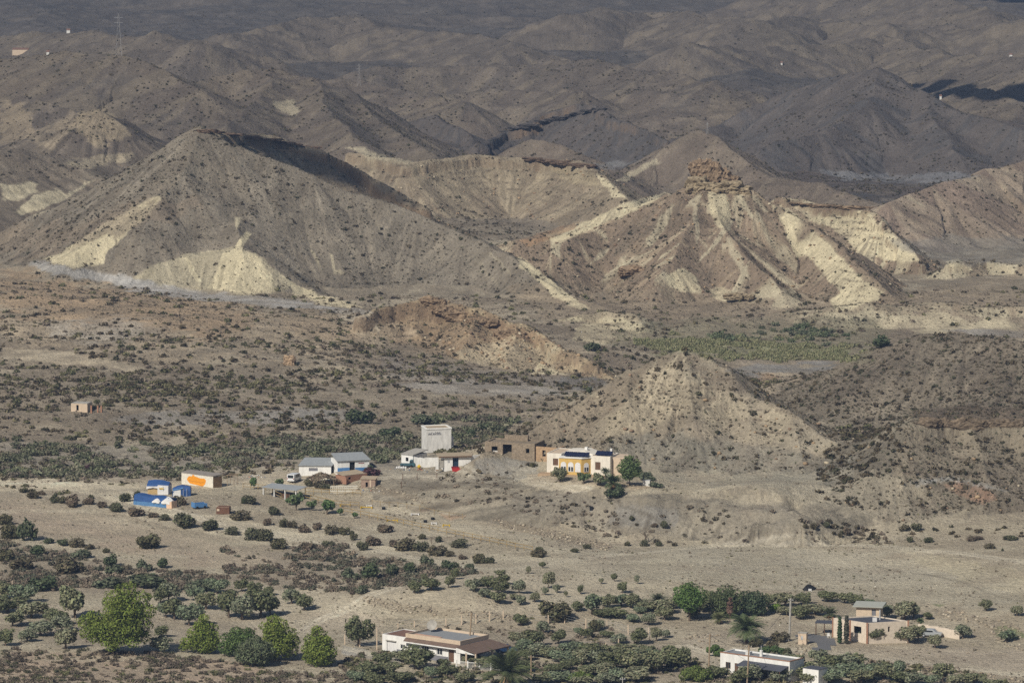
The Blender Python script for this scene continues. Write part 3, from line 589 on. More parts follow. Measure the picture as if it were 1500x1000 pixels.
def limb_mesh(name, limbs, sides=6):
    """tapered bent limbs: each a list of (x,y,z,r)"""
    V = []; F = []
    for pts in limbs:
        base = len(V); pts = [tuple(map(float, p)) for p in pts]
        for k, (x, y, z, r_) in enumerate(pts):
            d = Vector(pts[min(k+1, len(pts)-1)][:3]) - Vector(pts[max(k-1, 0)][:3]); q = d.to_track_quat('Z', 'X')
            for s in range(sides):
                a = 2*math.pi*s/sides; v = q @ Vector((math.cos(a)*r_, math.sin(a)*r_, 0)); V.append((x+v.x, y+v.y, z+v.z))
        for k in range(len(pts)-1):
            for s in range(sides):
                a = base+k*sides+s; b = base+k*sides+(s+1) % sides; F.append((a, b, b+sides, a+sides))
        F.append(tuple(base+(len(pts)-1)*sides+s for s in range(sides)))
    me = bpy.data.meshes.new(name); me.from_pydata(V, [], F); me.update(); return me

# ---- scrub nobody could count: dark dots on the hills, bushes of the plain, reeds of the river flat
def tmpl(n, size, seed, flat=.62, trunk=False):
    r = np.random.default_rng(seed); k = r.integers(2, 5)
    lob = [(r.uniform(-.45, .45), r.uniform(-.45, .45), flat*.35, r.uniform(.45, .7), r.uniform(.45, .7), flat*r.uniform(.45, .75)) for _ in range(k)]
    if trunk: lob = [(r.uniform(-.65, .65), r.uniform(-.65, .65), flat*r.uniform(.15, .7), r.uniform(.18, .42), r.uniform(.18, .42), flat*r.uniform(.3, .6)) for _ in range(7)]
    Q, pk = lobes_leaves(lob, n, size, r, .6); Q[..., 2] = np.maximum(Q[..., 2], -.1); return Q
T_S = [tmpl(16, .34, 100+i, .75) for i in range(10)]
T_M = [tmpl(46, .23, 200+i, .62) for i in range(12)]
T_L = [tmpl(150, .12, 300+i, .6, True) for i in range(10)]
dY = np.gradient(YS)[:, None]; dU = np.gradient(US)[None, :]
AREA = (dY*dU*np.maximum(YY, 300)).astype(np.float32)
inframe = (np.abs(UU) < .125) & (YY > 935) & (YY < 3150) & (PYY > -25) & (PYY < 1040)
VISW = np.where(VIS, 1.0, np.where((YY > 1000), .12, 0))*inframe
def region(poly, edge=4):
    p = np.array(poly, float)
    m = (PYY > p[:, 1].min()-30) & (PYY < p[:, 1].max()+30) & (PXX > p[:, 0].min()-30) & (PXX < p[:, 0].max()+30)
    ix = np.nonzero(m); out = np.zeros(Z.shape, bool)
    out[ix] = inpoly(PXX[ix]+edge*w1[ix], PYY[ix]+edge*.7*w2[ix], p); return out
def scatter(name, dens, tset, rad, colr, label, cat, hsc=(.8, 1.3), seed=1, power=1.0, colvar=.3):
    r = np.random.default_rng(seed); lam = dens*AREA*VISW
    n = r.poisson(np.clip(lam, 0, 20)); jj, ii = np.nonzero(n); rep = n[jj, ii]; jj = np.repeat(jj, rep); ii = np.repeat(ii, rep)
    y = YS[jj] + r.uniform(-.5, .5, len(jj))*dY[jj, 0]; u = US[ii] + r.uniform(-.5, .5, len(ii))*dU[0, ii]; x = u*y
    z = hgt(x, y); N_ = len(x); sz = rad[0] + (rad[1]-rad[0])*r.random(N_)**power
    which = r.integers(0, len(tset), N_); Qs = []; Cs = []
    for k, T in enumerate(tset):
        m = which == k; c = m.sum()
        if not c: continue
        a = r.uniform(0, 6.283, c); ca, sa = np.cos(a), np.sin(a); s = sz[m]; hs = s*r.uniform(*hsc, c); sx = s*r.uniform(.85, 1.2, c)
        X = T[None, ..., 0]; Y = T[None, ..., 1]
        q = np.empty((c,)+T.shape, np.float32)
        q[..., 0] = (X*ca[:, None, None]-Y*sa[:, None, None])*sx[:, None, None] + x[m][:, None, None]
        q[..., 1] = (X*sa[:, None, None]+Y*ca[:, None, None])*s[:, None, None] + y[m][:, None, None]
        q[..., 2] = T[None, ..., 2]*hs[:, None, None] + (z[m]-.03)[:, None, None]
        base = np.array(colr, np.float32)[r.integers(0, len(colr), c)]
        cc = base[:, None, :]*(1+r.uniform(-colvar, colvar, (c, 1, 1)))*(1+r.uniform(-.18, .18, (c, T.shape[0], 1)))
        Qs.append(q.reshape(-1, 4, 3)); Cs.append(cc.reshape(-1, 3))
    if not Qs: print("scatter empty", name); return
    Q = np.concatenate(Qs); c = np.concatenate(Cs).astype(np.float32)
    print("scatter", name, N_, len(Q)); o = add_obj(name, quads_mesh(name, Q, c), mat=M_LEAF); tag(o, label, cat, kind="stuff"); return o
cl = fbm(XX, YY, .05, 3, seed=61); cl2 = fbm(XX, YY, .12, 2, seed=62); cl3 = fbm(XX, YY, .02, 3, seed=63)
isH = lambda *n: np.isin(HID, np.where(np.isin(HNAME, n))[0])
DK = [(.07, .058, .034), (.09, .072, .044), (.062, .06, .033), (.105, .085, .054)]
GR = [(.15, .142, .075), (.125, .118, .06), (.165, .145, .085), (.10, .10, .052)]
DRY = [(.19, .155, .12), (.16, .135, .10), (.13, .115, .08), (.22, .18, .135)]
CLEAR = np.zeros(Z.shape, bool)    # bare ground, wash beds, yards, fields
for pl in ([(40,384),(170,404),(330,428),(560,460),(380,446),(170,418),(40,393)], [(0,708),(110,705),(210,716),(560,800),(640,812),(600,822),(330,775),(230,750),(60,712)],
           [(0,510),(60,512),(215,538),(200,545),(0,524)], [(1060,526),(1250,528),(1240,540),(1150,549),(1065,540)], [(560,560),(800,565),(840,575),(640,575)],
           [(200,700),(260,745),(340,760),(540,760),(800,808),(840,800),(700,745),(560,715),(560,690),(420,690),(300,705)],
           [(0,715),(90,745),(220,770),(410,815),(380,835),(200,822),(0,775)], [(540,868),(640,842),(900,840),(980,872),(820,905),(560,900)],
           [(860,800),(1200,790),(1500,812),(1500,905),(1390,900),(1240,872),(1000,850),(820,830)], [(430,700),(560,700),(760,690),(760,665),(430,665)],
           [(770,690),(920,698),(960,715),(780,712)], [(0,900),(200,890),(420,880),(560,890),(560,950),(250,940)]):
    CLEAR |= region(pl, 2)
reedm = region([(935,500),(1010,494),(1170,500),(1278,508),(1262,528),(1130,526),(1020,522),(950,514)], 9) & (cl2 > .40)
# hills
d = np.zeros(Z.shape, np.float32)
d = np.where(isH('A'), .09+.13*sstep(.42, .62, cl), d)
d = np.where(isH('m', 'O', 'pale', 'bank', 'Pyr'), .10+.08*sstep(.4, .6, cl), d)
d = np.where(isH('M', 'S'), .11+.30*sstep(.60, .82, 1-relief)+.25*RILL_SHADE+.04*sstep(.5, .65, cl), d)
d = np.where(isH('E', 'S'), .20+.22*sstep(.45, .6, cl), d)
pal = sstep(.36, .44, COL[..., 0]); d *= (1-.72*pal*isH('A', 'Pyr', 'pale'))
scatter("slope_tufts", np.where(CLEAR, 0, d*3.2+.06*(d > 0))*(YY < 1765), T_S, (.13, .42), [(.13,.11,.075),(.10,.088,.06),(.16,.13,.09),(.12,.12,.08)], "fine dry tufts and dwarf bushes covering the hill slopes", "scrub", seed=33, power=1.3)
scatter("hill_scrub", np.where(CLEAR, 0, d)*(YY < 1765), T_S, (.22, .95), DK, "small dark shrubs dotted over the slopes of the eroded hills", "scrub", seed=3, power=2.2)
# relief farther back
d = np.where(YY > 1760, .05+.12*sstep(.45, .62, cl), 0)*(1-.85*sstep(2100, 2700, YY))
scatter("distant_scrub", d, T_S, (.22, .75), DK+[(.10, .085, .06)], "tiny dark shrubs speckling the hazy hills in the distance", "scrub", seed=4, power=1.8)
# plain behind the houses
plain = (YY > 1175) & (YY < 1620) & (HID == 0)
d = plain*np.where(PYY < 505, .55, 1)*(.03+.13*sstep(.45, .58, cl)*sstep(1520, 1440, YY)+.05*sstep(.5, .6, cl2))
scatter("plain_tufts", np.where(CLEAR | reedm, 0, plain*(.10+.25*sstep(.42, .6, cl2))), T_S, (.12, .4), DRY+DK[3:], "low dry tufts between the bushes of the plain", "scrub", seed=55)
scatter("plain_scrub", np.where(CLEAR | reedm, 0, d), T_M, (.4, 1.35), DK+GR+DRY[:2], "grey-green and brown bushes scattered over the plain behind the houses", "scrub", seed=5, power=1.5)
band = region([(0,645),(100,655),(200,650),(330,655),(420,640),(560,640),(640,612),(760,615),(740,640),(700,650),(610,662),(560,675),(420,682),(330,690),(260,698),(100,702),(0,700)], 5)
scatter("wash_thicket", band*(.02+.34*sstep(.45, .6, cl2)), T_L, (.5, 2.1), [(.16, .165, .105), (.13, .14, .08), (.18, .17, .115), (.11, .12, .07), (.15, .13, .10)], "continuous thicket of green and olive bushes along the dry wash", "thicket", seed=6)
band2 = region([(100,545),(230,548),(300,560),(420,560),(500,575),(560,600),(480,600),(300,602),(120,598),(0,600),(0,560)], 8)
scatter("plain_thicket", band2*(.01+.11*sstep(.46, .6, cl2)), T_L, (.6, 1.5), DK[:2]+GR, "dense band of low dark bushes across the plain at the left", "thicket", seed=16)
# river flat
scatter("reed_bed", reedm*4.2*sstep(.36, .5, cl2), T_S, (.25, .6), [(.21, .205, .11), (.235, .225, .13), (.18, .19, .10)], "pale green reeds covering the flat bed of the river", "reeds", (1.2, 2.2), seed=7, colvar=.1)
rv = region([(1040,492),(1090,478),(1180,478),(1260,492),(1262,506),(1180,505),(1120,497),(1050,500)], 3)
scatter("river_bushes", rv*(.03+.3*sstep(.42, .58, cl)), T_L, (.6, 2.1), [(.11, .13, .07), (.09, .11, .06), (.13, .14, .09)], "dark green bushes lining the far side of the reed bed", "bushes", seed=8)
# grey bank above the field and terrace slope
bk = region([(560,745),(700,700),(760,716),(950,735),(1100,740),(1180,752),(1300,780),(1300,800),(1150,790),(1000,800),(900,792),(760,750),(700,742)], 4)
scatter("bank_scrub", bk*(.08+.34*sstep(.46, .6, cl2)), T_M, (.3, 1.0), DRY+DK[:1], "dry brown and grey scrub on the bank below the yellow house", "scrub", seed=9, power=1.6)
# near scrub masses
ns = region([(0,835),(0,790),(90,812),(180,830),(330,840),(330,800),(350,812),(400,822),(440,800),(500,795),(520,815),(600,825),(700,838),(640,850),(520,870),(440,862),(350,850),(250,868),(120,862),(0,868)], 4)
scatter("thorny_scrub", ns*(.12+.42*sstep(.42, .58, cl2)), T_L, (.6, 1.35), DRY+[(.11, .115, .08), (.12, .12, .085)], "tangled grey-brown scrub filling the ground between field and olives", "scrub", seed=10)
fg = region([(-20,955),(120,950),(250,958),(350,972),(420,985),(500,985),(560,998),(560,1030),(-20,1030)], 5)
gu = region([(500,965),(560,955),(640,985),(700,975),(760,950),(1000,950),(1040,985),(1160,975),(1250,965),(1380,985),(1500,998),(1500,1030),(500,1030)], 6)
scatter("grove_undergrowth", gu*(.12+.5*sstep(.45, .6, cl2)), T_M, (.3, 1.0), DRY+GR+[(.12, .13, .07)], "weeds and low scrub between the olives of the lower groves", "scrub", seed=66)
scatter("foreground_scrub", fg*(.22+.5*sstep(.43, .6, cl2)), T_L, (.4, 1.05), DRY+[(.155, .125, .10), (.12, .10, .075), (.10, .10, .06), (.14, .14, .07)], "dry purple-brown scrub on the slope at the bottom of the frame", "scrub", seed=11)
lf = region([(600,912),(760,905),(960,925),(1000,945),(980,965),(860,960),(760,940)], 5)
scatter("fallow_scrub", lf*(.02+.16*sstep(.47, .6, cl2)), T_M, (.3, .9), DRY+DK[3:]+GR[:1], "low dry scrub on fallow plots behind the farmhouse", "scrub", seed=12)
tu = (YY < 1180) & (YY > 935) & ~ns & ~fg
scatter("dry_tufts", tu*(.02+.16*sstep(.50, .62, cl2)), T_S, (.10, .36), DRY+GR[:1], "small dry tufts of grass on the bare fields", "grass", seed=13)
rt = region([(1340,780),(1500,795),(1500,770),(1380,772),(1200,770),(1180,790),(1300,800)], 3)
scatter("slope_foot_scrub", rt*.12, T_M, (.35, 1.1), DK, "dark bushes along the foot of the right-hand slope", "scrub", seed=14, power=1.5)

# ---- stones: dry stone terraces, rubble, boulders in the soil
def rock_t(seed):
    bm = bmesh.new(); bmesh.ops.create_icosphere(bm, subdivisions=1, radius=1); r = np.random.default_rng(seed)
    for v in bm.verts: v.co *= r.uniform(.65, 1.1); v.co.z *= .7
    V = np.array([v.co[:] for v in bm.verts]); F = np.array([[v.index for v in f.verts] for f in bm.faces]); bm.free(); return V, F
ROCKT = [rock_t(i) for i in range(6)]
def rocks(name, dens, rad, colr, label, seed, sunk=.2):
    r = np.random.default_rng(seed); n = r.poisson(np.clip(dens*AREA*VISW, 0, 20)); jj, ii = np.nonzero(n); rep = n[jj, ii]; jj = np.repeat(jj, rep); ii = np.repeat(ii, rep)
    y = YS[jj] + r.uniform(-.5, .5, len(jj))*dY[jj, 0]; x = (US[ii] + r.uniform(-.5, .5, len(ii))*dU[0, ii])*y; z = hgt(x, y)
    VV = []; FF = []; CC = []; off = 0; print("rocks", name, len(x))
    for k in range(len(x)):
        V, F = ROCKT[k % 6]; s = rad[0]+(rad[1]-rad[0])*r.random()**2; a = r.uniform(0, 6.28)
        W = V*s*r.uniform(.7, 1.3, 3); W = W@np.array([[math.cos(a), math.sin(a), 0], [-math.sin(a), math.cos(a), 0], [0, 0, 1]]) + (x[k], y[k], z[k]+s*sunk)
        VV.append(W); FF.append(F+off); off += len(V); CC.append(np.repeat(np.array(colr[k % len(colr)])[None]*r.uniform(.75, 1.2), len(V), 0))
    if not VV: return
    me = np_mesh(name, np.concatenate(VV), np.concatenate(FF).ravel(), 3, np.concatenate(CC)); o = add_obj(name, me, mat=M_STONE); tag(o, label, "rubble", kind="stuff")
ST = [(.36, .31, .23), (.30, .25, .185), (.25, .21, .165), (.40, .35, .27)]
t1 = region([(522,874),(545,874),(600,884),(700,894),(775,903),(775,910),(700,905),(600,897),(545,886)], 1)
t2 = region([(520,704),(560,712),(620,728),(640,738),(625,740),(560,722),(520,712)], 1) | region([(720,757),(760,765),(850,787),(895,798),(890,806),(830,793),(740,772)], 1)
t3 = region([(1365,892),(1400,895),(1440,905),(1500,918),(1500,955),(1470,945),(1440,915),(1390,908)], 2) | region([(1290,968),(1400,978),(1500,992),(1500,1000),(1300,980)], 2) | region([(1165,940),(1190,942),(1192,962),(1160,960)], 1)
t4 = region([(1010,925),(1060,930),(1050,945),(1000,935)], 2)
rocks("terrace_rubble", t1*2.2+t2*2.0+t3*1.1+t4*.8, (.14, .46), ST, "tumbled stones of the dry-stone terrace walls around the fields", 41)
yard = region([(575,683),(640,686),(645,692),(600,692),(570,688)], 1) | region([(345,696),(385,694),(388,700),(350,701)], 1) | region([(505,716),(560,716),(560,720),(505,720)], 1)
rocks("yard_litter", yard*1.3, (.08, .3), [(.6, .57, .5), (.4, .22, .14), (.62, .6, .58), (.3, .26, .2), (.12, .16, .25)], "broken blocks and litter strewn around the sheds", 44)
rocks("field_stones", (YY < 1180)*(YY > 940)*.012+.15*region([(560,740),(640,690),(700,690),(700,735)], 4)*1.0, (.07, .26), ST+[(.5, .47, .40)], "loose stones strewn over the dirt", 42)
gullyw = region([(1190,690),(1220,650),(1260,610),(1335,615),(1335,660),(1300,700),(1250,745),(1200,735)], 6)
scatter("gully_scrub", gullyw*.22, T_M, (.35, 1.2), DK, "dense dark bushes crowding the gully between the right-hand hills", "scrub", seed=67)
rocks("slope_stones", (isH('O', 'Pyr', 'm', 'M', 'S')*.035 + isH('O')*.16*(HDI < 16))*(YY < 1900), (.15, .7), [(.25, .175, .12), (.33, .24, .15), (.42, .36, .26)], "broken brown blocks lying on the hill slopes", 43)
# ================================================ TREES AND BUSHES, each its own thing
def mscale(y): return y/FPX          # metres per photo pixel at distance y
def proto_olive(seed, colr, n=1700, lob=5, size=.045, up=.62, spread=.30):
    r = np.random.default_rng(seed)
    L = [(r.uniform(-spread, spread)*.85, r.uniform(-spread, spread)*.85, up+r.uniform(-.14, .12), r.uniform(.22, .33), r.uniform(.22, .33), r.uniform(.22, .33)) for _ in range(lob)]
    L += [(r.uniform(-.4, .4), r.uniform(-.4, .4), up+r.uniform(-.05, .3), .12, .12, .12) for _ in range(5)]
    Q, pk = lobes_leaves(L, n, size, r, .7); Q[..., 2] = np.maximum(Q[..., 2], .12)
    q = quads_mesh("olive_crown", Q, leafcol(n, colr, r, .28, pk)); q.materials.append(M_LEAF)
    lim = [[(0, 0, -.06, .055), (.02, .01, .2, .042), (r.uniform(-.05, .05), 0, .38, .032)]]
    for l in L[:4]: lim.append([(0, 0, .22, .03), (l[0]*.5, l[1]*.5, .4, .022), (l[0], l[1], l[2], .008)])
    t = limb_mesh("olive_trunk", lim, 5); t.materials.append(M_BARK); return q, t
OL = (.175, .182, .105); OLD = (.132, .143, .075); OLG = (.215, .215, .135)
PO = [proto_olive(500+i, [OL, OLD, OLG, OL, (.16, .19, .12), OLD, (.21, .225, .15)][i], lob=4+i % 4) for i in range(7)]
def place(root_name, crown, trunk, px, py, hpx, wpx, label, cat, group, rz=None, parts=("crown", "trunk"), sink=.0, zs=1.0):
    g = ground(px, py); s = mscale(g.y); h = hpx*s/(1.0+.05*min(wpx/hpx, 2)); w = wpx*s
    o = empty(root_name, (g.x, g.y + .25*w, hgt(g.x, g.y+.25*w)-sink), rng.uniform(0, 6.28) if rz is None else rz); big = 1.2 if py > 950 and px > 500 else 1.0; o.scale = (w*1.15*big, w*1.15*big, h*zs*(1+.5*(big-1)))
    tag(o, label, cat, group)
    for nm, me_ in zip(parts, (crown, trunk)):
        if me_ is not None:
            c = bpy.data.objects.new(nm, me_); col.objects.link(c); c.parent = o
    return o
ORD = "first second third fourth fifth sixth seventh eighth ninth tenth eleventh twelfth thirteenth fourteenth fifteenth sixteenth seventeenth eighteenth nineteenth twentieth".split()
def ordn(i):
    if i < 20: return ORD[i]
    t = "twenty thirty forty fifty".split()[(i+1)//10-2]; u = (i+1) % 10
    return t+"-"+ORD[u-1] if u else {"twenty": "twentieth", "thirty": "thirtieth", "forty": "fortieth", "fifty": "fiftieth"}[t]
def parse(s):
    out = [tuple(float(v) for v in t.split(',')) for t in s.split()]; out.sort(); return out
def row_of(s, name, what, cat, where, group, protos, parts=("crown", "trunk"), **kw):
    L = parse(s); n = len(L); hs = sorted(l[2]*l[3] for l in L)
    for i, (px, py, h, w) in enumerate(L):
        size = "small " if h*w < hs[n//4] else "large " if h*w > hs[(3*n)//4] else ""
        pos = "leftmost" if i == 0 else "rightmost" if i == n-1 else ordn(i)+" from the left"
        lab = "%s%s, %s %s" % (size, what, pos, where)
        c, t = protos[(i*5+int(px)) % len(protos)]
        place(name, c, t, px, py, h, w, lab, cat, group, parts=parts, **kw)
OT = "olive_tree"
row_of("286,879,20,22 301,893,27,28 255,908,34,32 277,917,34,30 335,906,44,30 354,909,38,32 381,905,44,38 396,901,26,24 318,870,24,28 354,867,20,18 372,869,17,20 394,873,15,14 427,885,24,24 445,895,26,26 34,884,30,30 109,907,50,44 3,878,28,28 243,905,24,20 247,882,30,28 235,884,26,24",
  OT, "grey-green olive tree", "olive tree", "among the olives above the pines", "olive trees above the pines", PO)
row_of("10,898,26,42 45,906,26,40 80,916,24,34 18,918,24,34 58,932,24,34 90,926,26,30 8,946,26,24 95,951,32,30 236,933,18,20 236,957,28,28 40,940,18,26",
  OT, "pale olive tree", "olive tree", "of the clump left of the big pine", "olive trees at the left edge", PO)
row_of("607,871,20,18 632,866,20,28 657,861,19,19 667,848,17,12 621,851,12,9 695,867,20,23 715,864,20,25 711,877,15,18 735,869,18,22 730,885,18,24 737,856,15,19 732,845,12,16 760,869,20,18 754,880,10,12 762,887,15,14 795,832,10,10 774,840,12,7 803,862,26,16 798,871,12,10 816,868,13,11 783,883,16,13 829,874,9,6 850,870,14,9 881,855,9,8 900,852,13,9 912,869,17,13 933,855,14,7",
  OT, "young olive", "olive tree", "in the grove above the farmhouse", "young olive trees in the terraced grove", PO)
row_of("1257,936,18,20 1281,942,24,26 1320,942,21,24 1331,943,28,28 1345,939,24,20 1370,950,22,20 1411,936,22,22 1476,940,18,24 1445,895,17,19 1490,903,17,18",
  OT, "dark round olive tree", "olive tree", "around the pink warehouse on the right", "olive trees round the pink warehouse", PO)
row_of("845,896,15,18 867,901,32,26 891,891,20,26 910,889,19,27 925,891,22,24 898,906,15,36 928,911,12,22 945,897,16,26 971,899,22,32 974,909,22,24 937,900,12,14 950,916,19,20 988,892,18,24 958,893,14,20 880,905,13,22",
  OT, "olive tree", "olive tree", "of the hedge row behind the wire fence", "olive trees of the hedge row", PO)
row_of("874,922,15,22 796,928,19,18 818,943,21,22 763,918,19,20 782,946,24,26 758,945,20,22 847,930,12,12 860,935,16,16 906,943,15,22 935,944,24,26 962,939,22,15 975,934,12,13 889,934,10,20",
  OT, "small olive tree", "olive tree", "on the fallow plots right of the farmhouse", "olive trees on the fallow plots", PO)
row_of("767,957,20,26 789,962,20,24 804,964,16,24 772,967,14,18 825,972,18,32 836,958,17,24 852,975,24,24 866,964,22,27 879,963,17,20 876,976,22,27 900,981,27,32 906,960,15,28 932,961,16,32 950,960,15,18 935,987,32,42 959,987,32,28 976,979,22,24 989,979,30,32 930,999,20,38 883,991,20,30 835,981,16,22 815,986,14,27 823,1001,17,32 792,1002,14,28 889,1003,16,27 915,975,22,28 945,972,20,28 862,992,18,26 770,985,18,24 1003,978,28,16 905,999,18,28 850,1004,14,26",
  OT, "olive tree", "olive tree", "of the grove at the bottom centre", "olive trees of the grove at the bottom", PO)
row_of("1163,982,22,27 1051,994,18,24 1102,996,22,30 1119,994,20,30 1141,999,22,32 1170,996,24,32 1187,992,20,27 1204,991,17,24 1221,984,24,30 1238,981,22,30 1218,1001,22,32 1245,994,22,30 1257,981,22,22 1279,996,22,28 1294,998,24,24 1318,991,22,18 1321,1001,17,26 1338,1002,17,27 1359,1003,15,24 1381,999,27,24 1403,1003,15,26 1427,1003,17,27 1454,1006,12,26 1202,972,20,24 1085,1001,20,28 1150,975,16,18 1190,1002,18,28 1262,1001,20,28",
  OT, "olive tree", "olive tree", "of the grove at the bottom right", "olive trees of the grove at the bottom right", PO)
row_of("1126,889,20,22 1041,886,22,18 1032,896,20,27 1151,889,22,27 1177,887,19,22 1213,882,17,26 1238,884,18,24 1194,902,17,32 1172,907,20,27 1255,887,17,20 1274,887,10,15 1299,906,22,17 1325,909,29,30 1338,906,22,17 1360,908,12,14 1153,902,14,24 1016,905,16,24",
  OT, "bushy olive tree", "olive tree", "behind the white house and the pink warehouse", "olive trees behind the houses on the right", PO)
row_of("539,991,20,30 568,989,18,27 588,969,16,27 609,981,32,37 639,965,16,27 650,977,12,17 631,994,17,16 522,999,16,20 605,948,16,18 560,975,18,26 548,1003,16,26 655,990,16,22 695,975,16,24 712,980,17,27 585,1000,16,28 680,1000,15,24",
  OT, "olive tree", "olive tree", "in the yard in front of the farmhouse", "olive trees in front of the farmhouse", PO)
place(OT, *PO[1], 525, 947, 44, 36, "tall bushy olive left of the farmhouse garage", "olive tree", None)
place(OT, *PO[3], 820, 709, 22, 23, "round clipped olive tree in front of the yellow house", "olive tree", None)
place(OT, *PO[0], 879, 714, 20, 20, "pale olive beside the palm at the yellow house", "olive tree", None)

# big dark bushes
def proto_bush(seed, colr, n=900, size=.056, lob=5):
    r = np.random.default_rng(seed)
    L = [(r.uniform(-.28, .28), r.uniform(-.28, .28), r.uniform(.2, .5), r.uniform(.2, .32), r.uniform(.2, .32), r.uniform(.22, .4)) for _ in range(lob)]
    Q, pk = lobes_leaves(L, n, size, r, .75); Q[..., 2] = np.maximum(Q[..., 2], -.03)
    q = quads_mesh("shrub_body", Q, leafcol(n, colr, r, .3, pk)); q.materials.append(M_LEAF); return (q, None)
BD = [proto_bush(600+i, c, lob=4+i % 3) for i, c in enumerate([(.095, .09, .05), (.12, .105, .065), (.085, .088, .05), (.15, .12, .085), (.11, .11, .065)])]
BG = [proto_bush(620+i, c, lob=4+i % 3) for i, c in enumerate([(.075, .095, .05), (.09, .105, .06), (.105, .12, .075)])]
BR = [proto_bush(640+i, c, lob=5) for i, c in enumerate([(.15, .12, .10), (.13, .105, .08)])]
def bush(px, py, h, w, label, cat, group, pr, name="shrub"):
    g = ground(px, py); s = mscale(g.y); ww = w*s; hh = 1.15*h*s
    o = bpy.data.objects.new(name, pr[0]); col.objects.link(o); y = g.y+.25*ww
    o.location = (g.x, y, hgt(g.x, y)); o.scale = (ww*1.05, ww*1.05, hh); o.rotation_euler = (0, 0, rng.uniform(0, 6.28)); tag(o, label, cat, group); return o
def bushes(s, what, where, group, protos, name="shrub", cat="shrub"):
    L = parse(s); n = len(L); hs = sorted(l[2]*l[3] for l in L)
    for i, (px, py, h, w) in enumerate(L):
        size = "small " if h*w < hs[n//4] else "large " if h*w > hs[(3*n)//4] else ""
        pos = "leftmost" if i == 0 else "rightmost" if i == n-1 else ordn(i)+" from the left"
        bush(px, py, h, w, "%s%s, %s %s" % (size, what, pos, where), cat, group, protos[(i*3+int(px)) % len(protos)], name)
bushes("48,730,14,16 78,737,17,14 88,738,12,14 108,743,22,26 130,740,13,20 147,744,12,20 168,750,15,26 198,756,16,28 185,735,14,20 199,731,14,14 222,758,9,22 240,762,9,18 272,773,24,38 304,777,18,28 338,783,12,24 369,791,18,32 391,793,20,24 408,804,16,26 449,808,18,24 479,803,12,18 352,763,16,28 367,739,14,22 403,754,14,24 392,770,13,15 415,773,14,13 428,773,12,15 447,780,14,22 466,776,13,18 483,783,16,18 497,780,10,12 264,740,16,18 35,722,8,14 62,725,8,14",
  "dark shrub", "along the dirt track below the tents", "shrubs along the dirt track", BD)
bushes("39,792,36,28 10,769,16,22 12,789,24,28 73,797,10,16 95,799,10,22 112,802,15,22 131,804,8,14 55,815,18,26 117,818,14,30 161,830,18,22 215,805,22,35 157,810,7,12 212,836,18,22 239,832,16,20 8,822,18,26 30,834,20,32 100,840,26,42 165,842,18,30",
  "grey shrub", "by the dry field at the left edge", "shrubs round the dry field", BG+BD[:2])
bushes("563,780,15,28 546,799,18,26 519,791,11,11 516,783,7,8 505,783,12,16 575,801,14,16 595,807,20,32 617,808,16,20 638,814,17,26 657,815,10,14 620,790,8,12 641,794,10,13 672,802,13,28 599,785,5,6 702,825,15,20 716,825,11,16 678,819,8,16 842,809,7,12 861,804,8,11 787,816,12,22 790,808,8,12 530,806,14,16",
  "dark rounded bush", "on the slope below the paddock fence", "bushes below the paddock fence", BD)
bushes("543,849,28,32 571,844,22,22 626,827,16,20 660,836,16,24 689,835,10,18 530,870,14,18 515,850,20,26 600,838,16,20",
  "olive-green bush", "in the scrub below the paddock", "bushes in the scrub below the paddock", BG)
bushes("202,862,22,64 155,862,18,40 60,866,22,40 290,868,20,40", "wide dark bush", "behind the upper olives at the left", "bushes behind the upper olives", BG)
bushes("950,704,13,27 962,714,9,20 900,731,15,27 540,694,12,16 360,738,9,14", "low bush", "beside the houses and the sheds", "bushes beside the houses", BG)
bushes("810,912,32,48 1141,940,17,24 1129,952,16,20 1110,948,14,22 1151,962,14,22 870,925,18,18", "dense bush", "around the palms and the fence on the right", "bushes near the palms", BD[:3])
bushes("1240,785,15,13 1231,788,8,7 1192,776,11,10 1210,775,9,13 1180,775,7,8 1325,778,10,16 1342,778,12,14 1333,795,10,10 1362,795,9,16 1450,804,9,15 1468,807,5,5 1480,792,8,22 1430,792,7,30 920,800,7,10 943,800,10,14 965,800,8,10 988,800,6,8 972,775,12,13 959,775,8,12 926,765,8,9",
  "dark shrub", "at the foot of the right-hand hills", "shrubs along the foot of the hills", BD)
bushes("868,516,16,22 865,575,10,12 790,672,11,12 1290,510,16,30 620,622,18,36 528,622,22,40 570,640,14,30 640,634,16,24 715,630,12,26 690,640,12,20", "grey-green bush", "out on the plain and the river flat", "bushes on the plain", BG)
bushes("545,698,13,28 130,690,10,22", "purple-leaved bush", "beside the sheds and the wash", "purple bushes", [proto_bush(660, (.09, .045, .05), lob=5)])
# small garden trees round the paddock
GT = [proto_olive(700+i, c, n=520, lob=4, size=.08, up=.66) for i, c in enumerate([(.09, .14, .055), (.12, .16, .075)])]
row_of("434,748,26,19 479,755,23,20 457,748,15,13 498,755,11,10 519,760,10,9 372,717,19,11 410,716,15,12 855,711,17,15 424,740,12,10", "young_tree", "fresh green young tree", "tree", "by the paddock and shade shelter", "young green trees by the paddock", GT)
row_of("752,708,16,10 838,707,8,6 945,797,24,26 632,797,14,10", "bare_tree", "bare leafless tree", "tree", "near the paddock and the bank", "bare trees", [(None, limb_mesh("bare_limbs", [[(0, 0, -.05, .05), (.03, 0, .4, .035), (0, .02, .6, .02)]]+[[(0, 0, .3+.07*k, .02), (.25*math.cos(k*1.3), .25*math.sin(k*1.3), .6+.05*k, .014), (.42*math.cos(k*1.3+.3), .4*math.sin(k*1.3+.3), .78+.05*(k % 3), .006)] for k in range(7)], 5))], parts=("crown", "limbs"))
